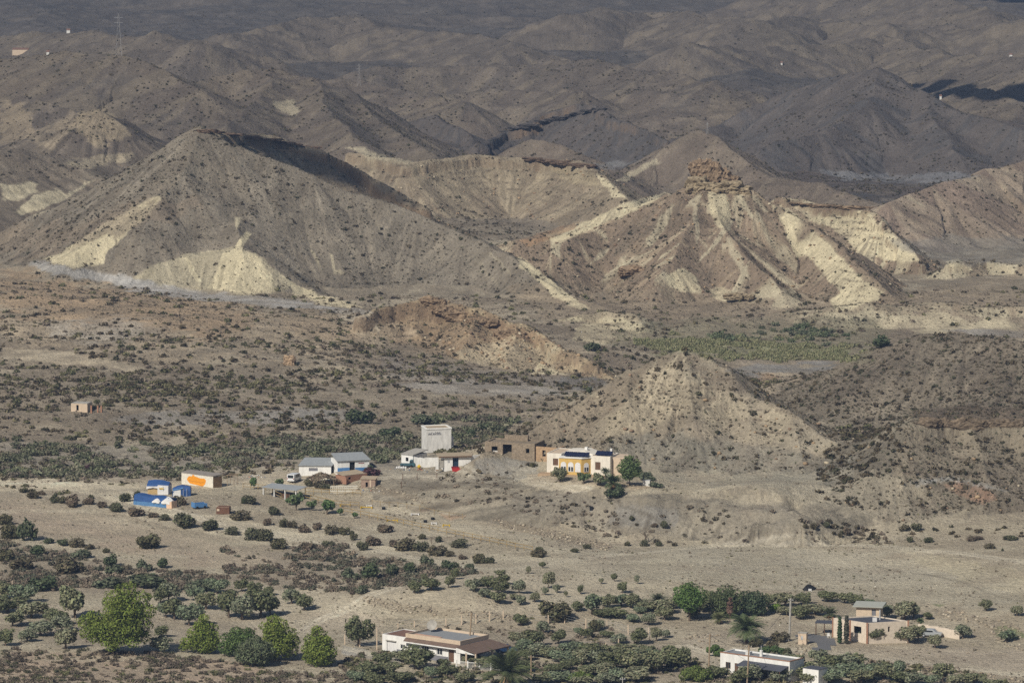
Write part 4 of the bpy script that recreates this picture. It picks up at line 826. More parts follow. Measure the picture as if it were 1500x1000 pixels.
for me_ in bpy.data.meshes:
    if me_.name == "bare_limbs" and not me_.materials: me_.materials.append(M_BARK)

# ---- pines: bright green crowns made of billowing lobes on a dark trunk
def pine(px, py, lobes_px, trunk_px, label, n, colr, leaf=.17, name="pine_tree", cat="pine tree", seed=1):
    """lobes in photo pixels relative to the foot: (dx, up, r)"""
    r = np.random.default_rng(seed); g = ground(px, py); s = mscale(g.y); L = []
    wmax = max(abs(l[0])+l[2] for l in lobes_px)*s
    for dx, up, rr in lobes_px:
        L.append((dx*s*1.05, r.uniform(-.25, .25)*rr*s*1.2, up*s*1.06, rr*s, rr*s, rr*s*.8))
    for dx, up, rr in lobes_px:                # rounder in plan: lobes behind and in front
        if rr*s > 1.0:
            for k in (-1, 1): L.append((dx*s*.75, k*wmax*.42*r.uniform(.6, 1), up*s*.9, rr*s*.8, rr*s*.8, rr*s*.6))
    for _ in range(len(L)*2):                  # ragged tufts
        l = L[r.integers(0, len(L))]; d = unit(1, r)[0]; q = r.uniform(.16, .3)
        L.append((l[0]+d[0]*l[3], l[1]+d[1]*l[4], l[2]+abs(d[2])*l[5], l[3]*q*1.3, l[4]*q*1.3, l[5]*q*1.5))
    n = int(n*1.5); Q, pk = lobes_leaves(L, n, leaf*.92, r, .35); Q[..., 2] = np.maximum(Q[..., 2], .15)
    o = empty(name, (g.x, g.y+wmax*.5, hgt(g.x, g.y+wmax*.5)-.05)); tag(o, label, cat, None)
    add_obj("crown", quads_mesh("pine_crown", Q, leafcol(n, colr, r, .3, pk, .16)), o, M_LEAF)
    lobes_px = lobes_px; hm = max(l[1] for l in lobes_px)*s
    lim = [[(0, 0, -.3, trunk_px*s), (.1, 0, hm*.4, trunk_px*s*.8), (0, .1, hm*.95, trunk_px*s*.25)]]
    for dx, up, rr in lobes_px[:6]: lim.append([(0, 0, up*s*.45, trunk_px*s*.35), (dx*s*.5, 0, up*s*.72, trunk_px*s*.25), (dx*s*.9, 0, up*s*.95, .04)])
    add_obj("trunk", limb_mesh("pine_trunk", lim, 7), o, M_BARK); return o
PG = (.15, .19, .04)
pine(163, 962, [(22,92,15),(4,78,19),(36,76,19),(22,64,24),(-38,46,14),(-20,46,18),(4,46,22),(34,44,24),(52,62,12),(-12,30,16),(16,28,18),(-36,32,13),(42,26,14),(0,18,12)], 3.2, "largest bright green pine, broad crown rising over the olives", 15000, PG, .17, seed=2)
pine(296, 958, [(2,50,8),(0,40,12),(8,32,15),(-8,26,15),(12,20,15),(-18,15,12),(3,14,17),(-26,9,8),(18,12,10)], 2, "pointed bright green pine, second from the left in the row", 6500, PG, .15, seed=3)
pine(350, 962, [(-5,34,10),(12,32,12),(-14,24,13),(2,22,16),(18,20,14),(-20,12,11),(8,10,14)], 2, "low dark green pine between the two bright pines", 6500, (.09, .13, .042), .15, seed=4)
pine(402, 968, [(-2,56,10),(8,50,12),(-12,46,11),(0,40,16),(22,38,11),(24,26,13),(8,24,18),(-10,22,16),(22,14,13),(-5,12,14)], 2.4, "bright pine with a double top, right of the dark one", 8000, (.15, .185, .04), .15, seed=5)
pine(372, 977, [(0,34,12),(-12,26,13),(10,26,14),(20,22,11),(-4,18,16),(12,14,14),(-18,14,11)], 2.2, "grey-green bushy tree standing in front of the pines", 7000, (.115, .135, .075), .15, "leafy_tree", "tree", seed=6)
pine(466, 977, [(-2,52,8),(2,44,12),(-8,36,13),(10,34,13),(-12,24,13),(2,24,17),(16,22,12),(-14,13,10),(14,12,12),(0,12,14)], 2.2, "rightmost bright green pine, standing apart beside the track", 7000, PG, .15, seed=7)
pine(1010, 912, [(0,46,13),(-10,40,13),(12,40,12),(2,36,17),(-14,32,10),(16,33,10),(0,26,14)], 1.8, "umbrella pine with a dark trunk above the fence", 5500, (.09, .145, .042), .15, seed=8)
pine(922, 713, [(0,38,7),(-6,32,9),(7,30,9),(-9,24,9),(2,24,12),(11,20,8),(-3,16,10)], 1.0, "tall green tree at the right end of the yellow house", 3500, (.11, .15, .06), .16, "leafy_tree", "tree", seed=9)
pine(1063, 906, [(0,36,13),(-12,28,12),(12,30,13),(0,22,17),(16,18,13),(-16,14,11),(4,10,14)], 2.0, "large olive-green tree behind the big palm", 6000, (.085, .105, .05), .15, "leafy_tree", "tree", seed=10)
pine(1104, 903, [(-10,28,10),(4,26,12),(14,20,10),(-14,14,11),(0,14,15),(14,10,10)], 1.6, "wide dark green tree right of the palm crown", 5000, (.075, .10, .055), .15, "leafy_tree", "tree", seed=11)
pine(1069, 912, [(0,28,4),(0,22,4.5),(0,16,4.5),(1,34,2.5)], .7, "slim brown dried-out conifer with a pale trunk", 1100, (.17, .11, .085), .14, "dead_conifer", "tree", seed=12)
pine(1138, 898, [(0,8,6),(-6,6,5),(7,6,5)], .8, "yellow-green citrus bush behind the concrete pole", 1100, (.13, .19, .04), .13, "citrus_tree", "tree", seed=13)
pine(1020, 999, [(0,16,9),(-12,12,9),(12,12,9),(-18,7,7),(18,6,7),(4,7,9)], 1.0, "yellow-green fig tree at the bottom edge beside a pole", 3200, (.13, .165, .05), .15, "fig_tree", "tree", seed=14)
pine(850, 1003, [(0,12,8),(-10,9,8),(10,9,8)], 1.0, "yellow-green bush at the bottom edge of the olive grove", 2400, (.13, .17, .05), .15, "citrus_tree", "tree", seed=15)
pine(1048, 962, [(0,12,6),(-8,9,5),(8,8,5),(3,5,6)], .8, "leafy vine bush at the left end of the white house", 1800, (.10, .15, .05), .14, "vine_bush", "bush", seed=16)
pine(670, 967, [(0,20,9),(-8,14,9),(8,14,9),(0,8,11)], 1.2, "dark leafy tree before the farmhouse, next to the wooden pole", 3200, (.075, .10, .055), .15, "leafy_tree", "tree", seed=17)
pine(1135, 962, [(0,10,6),(-10,9,6),(-18,8,5),(8,8,5)], .8, "bright green climber over the awning of the white house", 1600, (.085, .13, .05), .14, "climbing_plant", "plant", seed=18)
# cypresses
for px, py, h, w, cl_, lab in ((1230, 943, 37, 7, (.06, .10, .045), "slim dark green cypress at the warehouse corner"), (1240, 943, 39, 8, (.09, .09, .065), "slim grey-brown cypress right beside the green one")):
    pine(px, py, [(0, 4+k*h/9, w/2*(1-.11*abs(k-3)/1.6)) for k in range(9)], .6, lab, 1800, cl_, .12, "cypress_tree", "cypress", seed=int(px))

# ---- palms
def palm(px, py, trunk_h, frond_px, label, nf=46, colr=(.10, .13, .06), seed=1, droop=1.0, skirt=False):
    r = np.random.default_rng(seed); g = ground(px, py); s = mscale(g.y); L = frond_px*s; th = trunk_h*s
    o = empty("palm_tree", (g.x, g.y, g.z-.05)); tag(o, label, "palm tree", None)
    add_obj("trunk", limb_mesh("palm_trunk", [[(0, 0, -.2, .3), (.02, 0, th*.5, .26), (0, 0, th, .30)]], 8), o, M_BARK)
    Q = []; C_ = []
    for k in range(int(nf*1.25)):
        az = k*2.39996; el0 = R(r.uniform(-5, 82) if not skirt else r.uniform(-60, -25)); ln = L*r.uniform(.8, 1.1); p = np.array([0, 0, th]); el = el0; nseg = 12
        dirh = np.array([math.cos(az), math.sin(az), 0]); sidev = np.array([-math.sin(az), math.cos(az), 0]); prev = p
        br = r.uniform(.75, 1.2)
        for j in range(nseg):
            d = dirh*math.cos(el)+np.array([0, 0, 1])*math.sin(el); nx = prev + d*ln/nseg; el -= R(9.5)*droop*(j/nseg+.3)
            lw = L*.2*math.sin(math.pi*min(1, (j+1.2)/(nseg+.6)))+.05
            for sgn in (-1, 1):
                for q in (0, .5):
                    b0 = prev+(nx-prev)*q; b1 = b0+(nx-prev)*.34; tip = b0 + sidev*sgn*lw + d*lw*.75 + np.array([0, 0, -.25*lw])
                    Q.append([b0, b1, tip+d*.02, tip]); C_.append(np.array(colr)*br*r.uniform(.8, 1.2))
            w_ = np.array([0, 0, .03]); Q.append([prev-w_, nx-w_, nx+w_, prev+w_]); C_.append(np.array(colr)*1.25)
            prev = nx
    add_obj("crown", quads_mesh("palm_crown", np.array(Q, np.float32), np.clip(np.array(C_, np.float32), 0, 1)), o, M_LEAF)
    Q = []; C_ = []
    for k in range(14):   # hanging dead fronds and fruit stalks under the crown
        az = k*2.4; ln = L*r.uniform(.3, .5); a = np.array([math.cos(az)*.25, math.sin(az)*.25, th]); b = a+np.array([math.cos(az)*ln*.6, math.sin(az)*ln*.6, -ln*.75]); sv = np.array([-math.sin(az), math.cos(az), 0])*.16
        Q.append([a-sv*.3, a+sv*.3, b+sv, b-sv]); C_.append(np.array([.26, .17, .09])*r.uniform(.8, 1.2))
    add_obj("dead_frond_skirt", quads_mesh("palm_skirt", np.array(Q, np.float32), np.array(C_, np.float32)), o, M_LEAF); return o
palm(1093, 942, 21, 34, "big palm with a thick drooping crown beside the white house", 60, seed=1)
palm(743, 1006, 22, 48, "large palm cut by the bottom edge in front of the farmhouse", 60, (.10, .12, .055), seed=2, droop=.7)
palm(964, 889, 8, 18, "grey-green palm right of the small one in the hedge row", 40, (.12, .13, .08), seed=3, droop=.6)
palm(942, 892, 6, 13, "small pale palm in the hedge row", 34, (.13, .14, .09), seed=4, droop=.6)
palm(1216, 904, 6, 15, "low spiky palm behind the warehouse", 36, (.12, .14, .08), seed=5, droop=.6)
palm(1053, 913, 7, 14, "yellowish palm between umbrella pine and dried conifer", 34, (.14, .15, .07), seed=6, droop=.6)
palm(897, 716, 9, 19, "palm in front of the right wing of the yellow house", 44, (.09, .12, .055), seed=7, droop=.8)
palm(887, 703, 13, 9, "smaller palm against the wall of the yellow house", 36, (.11, .13, .08), seed=8, droop=.8)
palm(1348, 918, 9, 7, "little palm by the wall of the pink warehouse", 30, (.08, .12, .05), seed=9)
# ================================================ BUILDINGS AND YARDS
_PM = {}
def pm(name, c, rough=.85, var=.12, scale=1.6, metal=0, streak=False):
    if name in _PM: return _PM[name]
    m, nt, b = mat_new(name, rough); N = nt.nodes.new; L = nt.links.new
    g = N("ShaderNodeNewGeometry"); mp = N("ShaderNodeMapping"); mp.inputs["Scale"].default_value = (1, 1, .25 if streak else 1)
    n = N("ShaderNodeTexNoise"); n.inputs["Scale"].default_value = scale; n.inputs["Detail"].default_value = 6; n.inputs["Roughness"].default_value = .7
    L(g.outputs["Position"], mp.inputs[0]); L(mp.outputs[0], n.inputs["Vector"])
    r = N("ShaderNodeMapRange"); r.inputs[1].default_value = .3; r.inputs[2].default_value = .7; r.inputs[3].default_value = 1-var*1.6; r.inputs[4].default_value = 1+var*.6
    v = N("ShaderNodeVectorMath"); v.operation = 'SCALE'; v.inputs[0].default_value = c
    L(n.outputs[0], r.inputs[0]); L(r.outputs[0], v.inputs["Scale"]); L(v.outputs[0], b.inputs["Base Color"]); b.inputs["Metallic"].default_value = metal
    if metal or rough < .5: b.inputs["Specular IOR Level"].default_value = .5
    _PM[name] = m; return m
WHITE = pm("whitewash", (.80, .79, .76), .9, .14, streak=True); WHITE2 = pm("old_whitewash", (.68, .67, .64), .9, .22, streak=True)
CREAMP = pm("cream_plaster", (.60, .48, .36), .9, .12); PINKP = pm("pink_plaster", (.66, .57, .465), .9, .14); YEL = pm("yellow_plaster", (.62, .42, .14), .9, .1)
GREYR = pm("grey_roof", (.27, .28, .29), .9, .12); DARKRF = pm("dark_roof", (.085, .09, .11), .85, .15); TILE = pm("brown_tile", (.17, .12, .095), .9, .2)
REDR = pm("red_brown_roof", (.22, .13, .10), .9, .2); CONC = pm("concrete", (.40, .38, .34), .95, .2); STONEW = pm("rubble_stone", (.30, .24, .175), .95, .35, 2.5)
BRICK = pm("orange_brick", (.38, .21, .14), .95, .25, 3); WOODP = pm("plywood", (.38, .25, .13), .9, .2); POLEW = pm("pole_wood", (.33, .25, .17), .95, .15)
BLUEP = pm("blue_paint", (.10, .24, .48), .7, .12); SHEET = pm("corrugated_sheet", (.33, .35, .36), .6, .15); DARK = pm("opening_shade_fill", (.02, .02, .022), .9, .05)  # DARK: near-black fill standing in for the shade inside openings
GLASS = pm("window_glass", (.03, .035, .04), .15, .05); SOLAR = pm("solar_cell", (.015, .02, .05), .2, .05); METAL = pm("galvanised_metal", (.45, .46, .47), .45, .1)
RUST = pm("rusted_metal", (.17, .09, .06), .9, .3, 4); TARP = pm("blue_tarp", (.035, .09, .25), .5, .2, 2.5); TARPL = pm("light_blue_tarp", (.10, .22, .42), .5, .2, 2.5)
WTARP = pm("white_canvas", (.72, .71, .70), .8, .12, 2.5); BRUSH = pm("brushwood", (.17, .135, .095), .95, .4, 5); ROOFTAN = pm("tan_roof", (.42, .34, .24), .95, .15)
GREENP = pm("pale_green_sheet", (.40, .41, .37), .8, .1); ASPH = pm("asphalt", (.15, .15, .155), .95, .12); RED = pm("red_paint", (.40, .03, .03), .6, .2); RAILM = pm("ochre_rail", (.36, .26, .12), .8, .15)
BRSH = pm("brown_shutter", (.15, .09, .06), .8, .1); PLINTH = pm("grey_plinth", (.20, .20, .22), .9, .12); ORG = pm("orange_paint", (.75, .30, .02), .8, .08); TEAL = pm("teal_paint", (.05, .11, .13), .5, .15)
BLACKP = pm("black_plastic", (.015, .015, .016), .5, .1); YELP = pm("yellow_paint", (.60, .40, .03), .6, .1); PALEW = pm("whitewashed_block", (.74, .70, .60), .9, .2, 3)

class MB:
    def __init__(s): s.V = []; s.F = []
    def box(s, x0, x1, y0, y1, z0, z1):
        b = len(s.V); s.V += [(x0, y0, z0), (x1, y0, z0), (x1, y1, z0), (x0, y1, z0), (x0, y0, z1), (x1, y0, z1), (x1, y1, z1), (x0, y1, z1)]
        s.F += [tuple(b+i for i in f) for f in ((3, 2, 1, 0), (4, 5, 6, 7), (0, 1, 5, 4), (1, 2, 6, 5), (2, 3, 7, 6), (3, 0, 4, 7))]; return s
    def prism(s, pts, z0, z1):
        """pts: footprint, z1 may be a list of top heights"""
        n = len(pts); b = len(s.V); zt = z1 if isinstance(z1, (list, tuple)) else [z1]*n; zb = z0 if isinstance(z0, (list, tuple)) else [z0]*n
        s.V += [(p[0], p[1], z) for p, z in zip(pts, zb)] + [(p[0], p[1], z) for p, z in zip(pts, zt)]
        s.F += [tuple(b+i for i in reversed(range(n))), tuple(b+n+i for i in range(n))] + [(b+i, b+(i+1) % n, b+n+(i+1) % n, b+n+i) for i in range(n)]; return s
    def xz(s, pts, y0, y1):
        """outline in x,z given a thickness along y"""
        n = len(pts); b = len(s.V); s.V += [(p[0], y0, p[1]) for p in pts] + [(p[0], y1, p[1]) for p in pts]
        s.F += [tuple(b+i for i in range(n)), tuple(b+n+i for i in reversed(range(n)))] + [(b+(i+1) % n, b+i, b+n+i, b+n+(i+1) % n) for i in range(n)]; return s
    def bar(s, a, b_, r, n=6):
        a = Vector(a); b_ = Vector(b_); q = (b_-a).to_track_quat('Z', 'X'); o = len(s.V)
        for e in (a, b_):
            for k in range(n):
                v = q @ Vector((math.cos(6.2832*k/n)*r, math.sin(6.2832*k/n)*r, 0)); s.V.append(tuple(e+v))
        s.F += [(o+k, o+(k+1) % n, o+n+(k+1) % n, o+n+k) for k in range(n)] + [tuple(o+k for k in reversed(range(n))), tuple(o+n+k for k in range(n))]; return s
    def wall(s, a, b_, h, t=.25, op=(), zb=-.8):
        """wall from a to b (thickness to the left of the run, i.e. inward) with real openings (u0,u1,z0,z1)"""
        a = Vector(a).to_3d(); b_ = Vector(b_).to_3d(); d = b_-a; L = d.length; d /= L; nrm = Vector((-d.y, d.x, 0))*t
        us = sorted({0, L, *[o[0] for o in op], *[o[1] for o in op]}); zs = sorted({zb, h, *[o[2] for o in op], *[o[3] for o in op]})
        for i in range(len(us)-1):
            for j in range(len(zs)-1):
                cu_ = (us[i]+us[i+1])/2; cz = (zs[j]+zs[j+1])/2
                if any(o[0] < cu_ < o[1] and o[2] < cz < o[3] for o in op): continue
                p = a+d*us[i]; q = a+d*us[i+1]; s.prism([(p.x, p.y), (q.x, q.y), (q.x+nrm.x, q.y+nrm.y), (p.x+nrm.x, p.y+nrm.y)], zs[j], zs[j+1])
        return s
    def build(s, name, mat, parent=None):
        me = bpy.data.meshes.new(name); me.from_pydata(s.V, [], s.F); me.update(); me.materials.append(mat)
        o = bpy.data.objects.new(name, me); col.objects.link(o)
        if parent: o.parent = parent
        return o
def frame(name, L, Rr, label, cat, group=None, z0=None):
    """an Empty at the pixel of a front-left foot, x along the front towards the pixel of the front-right foot; returns it, its width and m per px"""
    if z0 is None: z0 = ground((L[0]+Rr[0])/2, (L[1]+Rr[1])/2).z
    a = Vector(P(*L, z=z0)); b = Vector(P(*Rr, z=z0)); o = empty(name, a, math.atan2(b.y-a.y, b.x-a.x)); tag(o, label, cat, group)
    return o, (b-a).length, mscale(a.y)
def window(par, x0, x1, z0, z1, y, name="window", fm=None, pane=None, depth=.12, mull=1):
    m = MB(); f = .09; m.box(x0, x1, y, y+depth, z0, z0+f); m.box(x0, x1, y, y+depth, z1-f, z1); m.box(x0, x0+f, y, y+depth, z0+f, z1-f); m.box(x1-f, x1, y, y+depth, z0+f, z1-f)
    for k in range(mull): c = x0+(x1-x0)*(k+1)/(mull+1); m.box(c-.04, c+.04, y, y+depth, z0+f, z1-f)
    o = m.build(name, fm or WHITE, par); MB().box(x0+f, x1-f, y+depth*.5, y+depth*.5+.02, z0+f, z1-f).build("pane", pane or GLASS, o); return o
def shell(par, x0, x1, y0, y1, h, mat, op_front=(), op_right=(), op_left=(), name="wall", t=.25):
    m = MB(); m.wall((x0, y0), (x1, y0), h, t, op_front); m.wall((x1, y0+t), (x1, y1-t), h, t, op_right); m.wall((x1, y1), (x0, y1), h, t); m.wall((x0, y1-t), (x0, y0+t), h, t, op_left)
    return m.build(name, mat, par)

# ---- farmhouse at the bottom of the frame
o, W, s = frame("farmhouse", (560, 955), (597, 960), "white farmhouse with garage, cream parapet and tiled porch at the bottom centre", "house")
o.rotation_euler.z = R(-38)
shell(o, 0, 5.8, 0, 6.5, 3.5, WHITE, [(1.1, 3.3, 0, 2.35), (4.3, 5.5, 1.2, 2.1)])
MB().box(1.15, 3.25, .1, .18, 0, 2.35).build("garage_door", WTARP, o); window(o, 4.3, 5.5, 1.2, 2.1, .06)
MB().box(-.1, 5.9, .25, 6.4, 3.3, 3.42).build("garage_roof", REDR, o); MB().box(1.0, 3.4, -.25, 0, 2.42, 2.55).build("door_canopy", CONC, o)
shell(o, 5.85, 18.6, -.1, 8.2, 3.6, WHITE, [(3.6, 5.4, .2, 2.5), (7.2, 8.6, 1.1, 2.4), (10, 11.3, .1, 2.4)], [(1.2, 3.4, .1, 2.4), (5, 6.6, .9, 2.3)], name="main_wall")
m = MB(); m.box(3.5, 5.8, -.05, 0, -.6, 1.05); m.box(5.8, 9.45, -.16, -.1, -.6, 1.0); m.box(11.3, 15.8, -.16, -.1, -.6, 1.0); m.build("plinth", PLINTH, o)
window(o, 9.5, 11.2, .25, 2.45, -.05, "patio_door", mull=2); window(o, 13.1, 14.4, 1.15, 2.35, -.05); MB().box(15.9, 17.1, 0, .06, .1, 2.4).build("front_door", BRSH, o)
m = MB(); m.wall((5.75, -.2), (18.7, -.2), 4.3, .25, (), 3.55); m.wall((18.7, .05), (18.7, 8.05), 4.3, .25, (), 3.55); m.wall((18.7, 8.3), (5.75, 8.3), 4.3, .25, (), 3.55); m.wall((5.75, 8.05), (5.75, .05), 4.3, .25, (), 3.55); m.build("parapet", CREAMP, o)
MB().box(6.0, 18.45, .05, 8.05, 3.75, 3.9).build("roof_deck", GREYR, o)
MB().box(6.4, 12.5, .1, 2.3, 3.905, 4.0).build("roof_terrace_tiles", pm("salmon_tile", (.60, .38, .27), .9, .15), o)
def tiled(pts, z0, z1, par, name="porch_roof"):
    MB().prism(pts, [a-.16 for a in z1], z1).build(name, TILE, par)
tiled([(5.75, -.95), (18.8, -.95), (18.8, -.2), (5.75, -.2)], 0, [2.95, 2.95, 3.5, 3.5], o, "eave_roof")
MB().box(5.75, 18.8, -1.05, -.95, 2.74, 2.94).build("eave_fascia", WHITE, o)
tiled([(18.7, -1.5), (23.6, -1.5), (23.6, 8.6), (18.7, 8.6)], 0, [3.45, 2.75, 2.75, 3.45], o)
MB().xz([(18.7, 2.35), (23.2, 2.35), (18.7, 3.28)], -1.45, -1.3).build("porch_gable", WHITE, o)
for y in (-1.3, 3.5, 8.2): MB().box(23.1, 23.4, y-.15, y+.15, -.8, 2.62).build("porch_post", CREAMP, o)
MB().box(20.9, 21.2, -1.45, -1.15, -.8, 2.6).build("porch_post", CREAMP, o)
g = o.matrix_basis
def loc(par, x, y, z): return par.matrix_basis @ Vector((x, y, z))
def lempty(name, par, x, y, z, label, cat, group=None, rz=0):
    e = empty(name, loc(par, x, y, z), par.rotation_euler.z+rz); tag(e, label, cat, group); return e
e = lempty("satellite_dish", o, 7.2, 5.9, 3.9, "large pale satellite dish lying on the flat farmhouse roof", "satellite dish")
bm_ = []; m = MB()
for k in range(6):
    for j in range(14):
        pass
def dish(par, r, mat, tilt, dz):
    V = [(0, 0, 0)]; F = []; n = 16; rings = 4
    for i in range(1, rings+1):
        for j in range(n): a = 6.2832*j/n; q = r*i/rings; V.append((q*math.cos(a), q*math.sin(a), .35*r*(i/rings)**2))
    for j in range(n): F.append((0, 1+j, 1+(j+1) % n))
    for i in range(rings-1):
        for j in range(n): F.append((1+i*n+j, 1+(i+1)*n+j, 1+(i+1)*n+(j+1) % n, 1+i*n+(j+1) % n))
    me = bpy.data.meshes.new("reflector"); me.from_pydata(V, [], F); me.materials.append(mat); d = bpy.data.objects.new("reflector", me); col.objects.link(d); d.parent = par
    d.modifiers.new("t", 'SOLIDIFY').thickness = .04; d.location = (0, 0, dz); d.rotation_euler = tilt; return d
dish(e, 1.0, CONC, (R(62), 0, R(20)), 1.15); MB().bar((0, 0, 0), (0, .1, 1.1), .07).bar((0, -.5, 0), (0, .1, .9), .05).build("stand", METAL, e)
e = lempty("water_tank", o, 5.6, 7.6, 3.5, "small round white tank on the garage roof corner", "water tank"); MB().bar((0, 0, 0), (0, 0, .7), .12).build("stand", METAL, e)
bmx = bmesh.new(); bmesh.ops.create_icosphere(bmx, subdivisions=2, radius=.38); mx_ = bpy.data.meshes.new("tank"); bmx.to_mesh(mx_); bmx.free(); mx_.materials.append(WTARP); t_ = add_obj("tank", mx_, e); t_.location.z = .9
# white railing fence in front of the porch
o2 = lempty("railing_fence", o, 20.2, -3.2, -.3, "white metal railing round the farmhouse porch", "fence", rz=R(12))
for k in range(5): MB().box(k*2.35-.08, k*2.35+.08, -.08, .08, -.7, 1.75).build("post", WHITE, o2)
m = MB()
for z in (.15, 1.45): m.box(.08, 9.3, -.03, .03, z, z+.09)
for k in range(60): m.box(.16+k*.155, .19+k*.155, -.012, .012, .15, 1.5)
m.build("rail_panel", WHITE, o2)
g = ground(741, 955); e = empty("parked_car", g, R(10)); tag(e, "dark blue car half hidden behind the farmhouse fence", "car")
def car(par, body, L=4.1, Wd=1.75, h=1.45, van=False):
    z = .32
    if van: prof = [(0, z), (L, z), (L, 1.0), (L-.25, 1.15), (L-.95, h), (.05, h), (0, 1.1)]
    else: prof = [(0, z), (L, z), (L, .75), (L-.9, .92), (L-1.5, h), (.8, h), (.15, .98), (0, .8)]
    b = MB(); b.V = [(x-L/2, y*(.5*Wd), zz) for y in (-1, 1) for x, zz in prof]; n = len(prof)
    b.F = [tuple(range(n)), tuple(n+i for i in reversed(range(n)))]+[((i+1) % n, i, n+i, n+(i+1) % n) for i in range(n)]
    bo = b.build("body", body, par); bv = bo.modifiers.new("b", 'BEVEL'); bv.width = .07; bv.segments = 2
    w = MB(); x1 = L-.95 if van else L-1.5
    for sy in (-1, 1):
        w.box(-L/2+.95, -L/2+x1-.1, sy*(Wd/2+.005)-.01, sy*(Wd/2+.005)+.01, 1.0, h-.12)
    w.build("side_window", GLASS, par)
    MB().box(-L/2-.02, -L/2+.03, -Wd*.38, Wd*.38, 1.0 if van else .85, h-.14).build("rear_window", GLASS, par)
    for x in (-L/2+.75, L/2-.8):
        for sy in (-1, 1):
            wh = MB().bar((x, sy*(Wd/2-.2), .32), (x, sy*(Wd/2+.02), .32), .32, 14).build("wheel", BLACKP, par); MB().bar((x, sy*(Wd/2+.02), .32), (x, sy*(Wd/2+.035), .32), .18, 10).build("hub", METAL, wh)
    for sy in (-1, 1): MB().box(-L/2-.03, -L/2+.02, sy*Wd*.42-.1, sy*Wd*.42+.1, .75, .95).build("tail_light", RED, par)
car(e, pm("dark_blue_car", (.02, .05, .12), .3, .05))
# ---- white house at the bottom right
o, W, s = frame("white_house", (1055, 984), (1155, 999), "long low white house with a red-edged parapet and dark awning at the bottom right", "house"); W = 15.3; o.rotation_euler.z = R(-37)
shell(o, 0, W, 0, 4.6, 3.7, WHITE, [(1.2, 2.3, .9, 2.1), (3.2, 4.0, 0, 2.1), (6.6, 7.8, 1, 2.1), (9.5, 10.5, 0, 2.1), (12.2, 13.5, .9, 2.1)])
m = MB(); m.wall((-.06, -.06), (W+.06, -.06), 3.82, .3, (), 3.68); m.wall((W+.06, .24), (W+.06, 4.4), 3.82, .3, (), 3.68); m.build("red_parapet_edge", BRICK, o)
MB().box(.05, W-.05, .3, 4.55, 3.3, 3.45).build("roof_deck", GREYR, o)
for a in ((1.2, 2.3, .9, 2.1), (6.6, 7.8, 1, 2.1), (12.2, 13.5, .9, 2.1)): window(o, *a, .08, fm=BRSH)
for a in ((3.2, 4.0), (9.5, 10.5)): MB().box(a[0], a[1], .1, .16, 0, 2.1).build("door", BRSH, o)
MB().prism([(5.2, -2.6), (W-.2, -2.6), (W-.2, 0), (5.2, 0)], [2.2, 2.2, 2.75, 2.75], [2.3, 2.3, 2.85, 2.85]).build("awning", DARKRF, o)
for x in (5.5, 10, 14.8): MB().bar((x, -2.5, -.8), (x, -2.5, 2.2), .07).build("awning_post", BRSH, o)
m = MB(); m.bar((7.4, 2.4, 3.4), (7.4, 2.4, 4.6), .3, 12); m.build("chimney", WHITE, o); MB().bar((7.4, 2.4, 4.6), (7.4, 2.4, 5.4), .06).build("flue_pipe", METAL, o)
MB().box(4.3, 5.3, 1.8, 2.6, 3.4, 4.1).build("roof_box", WHITE2, o)
m = MB().wall((W+2.2, 1.0), (W+5.6, 1.0), 2.6, .25).wall((W+5.6, 1.25), (W+5.6, 3.7), 2.6, .25).wall((W+5.6, 4), (W+2.2, 4), 2.6, .25).wall((W+2.2, 3.7), (W+2.2, 1.25), 2.6, .25); m.build("annex_wall", WHITE, o); MB().box(W+2.1, W+5.7, 1.1, 3.9, 2.62, 2.72).build("annex_roof", DARKRF, o)
# ---- pink warehouse
z0 = ground(1265, 940).z; cs = [Vector(P(*q, z=z0)) for q in ((1220, 934), (1270, 942), (1330, 938.5))]
o = empty("pink_warehouse", cs[0]); tag(o, "pink flat-roofed warehouse with a dark roof and two cypresses at its corner", "warehouse")
c = [v-cs[0] for v in cs]; c.append(c[0]+c[2]-c[1]); c = [(v.x, v.y) for v in c]; cx_ = sum(p[0] for p in c)/4; cy_ = sum(p[1] for p in c)/4
m = MB(); l1 = (Vector(c[1])-Vector(c[0])).length; m.wall(c[0], c[1], 3.9, .25, [(l1-3.2, l1-1.4, 1.7, 3.0), (l1-5.6, l1-4.2, 1.7, 3.0)]); m.wall(c[1], c[2], 3.9, .25, [(1.6, 2.0, 1.9, 2.7), (4.2, 4.6, 2.0, 3.0)]); m.wall(c[2], c[3], 3.9, .25); m.wall(c[3], c[0], 3.9, .25); m.build("wall", PINKP, o)
k_ = lambda f: [(cx_+(p[0]-cx_)*f, cy_+(p[1]-cy_)*f) for p in c]
MB().prism(k_(.93), 3.55, 3.7).build("roof_deck", DARKRF, o); m = MB()
dd = (Vector(c[1])-Vector(c[0])).normalized()
for p in (c[0], c[1], c[2]): m.box(p[0]-.16, p[0]+.16, p[1]-.16, p[1]+.16, -.8, 3.96)
q = Vector(c[0])+dd*(l1*.5); m.box(q.x-.15, q.x+.15, q.y-.2, q.y+.1, -.8, 3.96); m.build("corner_pilaster", BRICK, o)
MB().box(cx_+.3, cx_+1.1, cy_-1.6, cy_-.8, 3.7, 4.4).build("skylight_box", WTARP, o); MB().bar((cx_+1.8, cy_+.5, 3.7), (cx_+1.8, cy_+.5, 5.6), .13).build("chimney_pipe", METAL, o)
g = ground(1257, 921); o = empty("outbuilding", (P(1254, 915, z=z0)[0], P(1254, 915, z=z0)[1], z0), R(-12)); tag(o, "small cream outbuilding with a pale green roof behind the warehouse", "outbuilding")
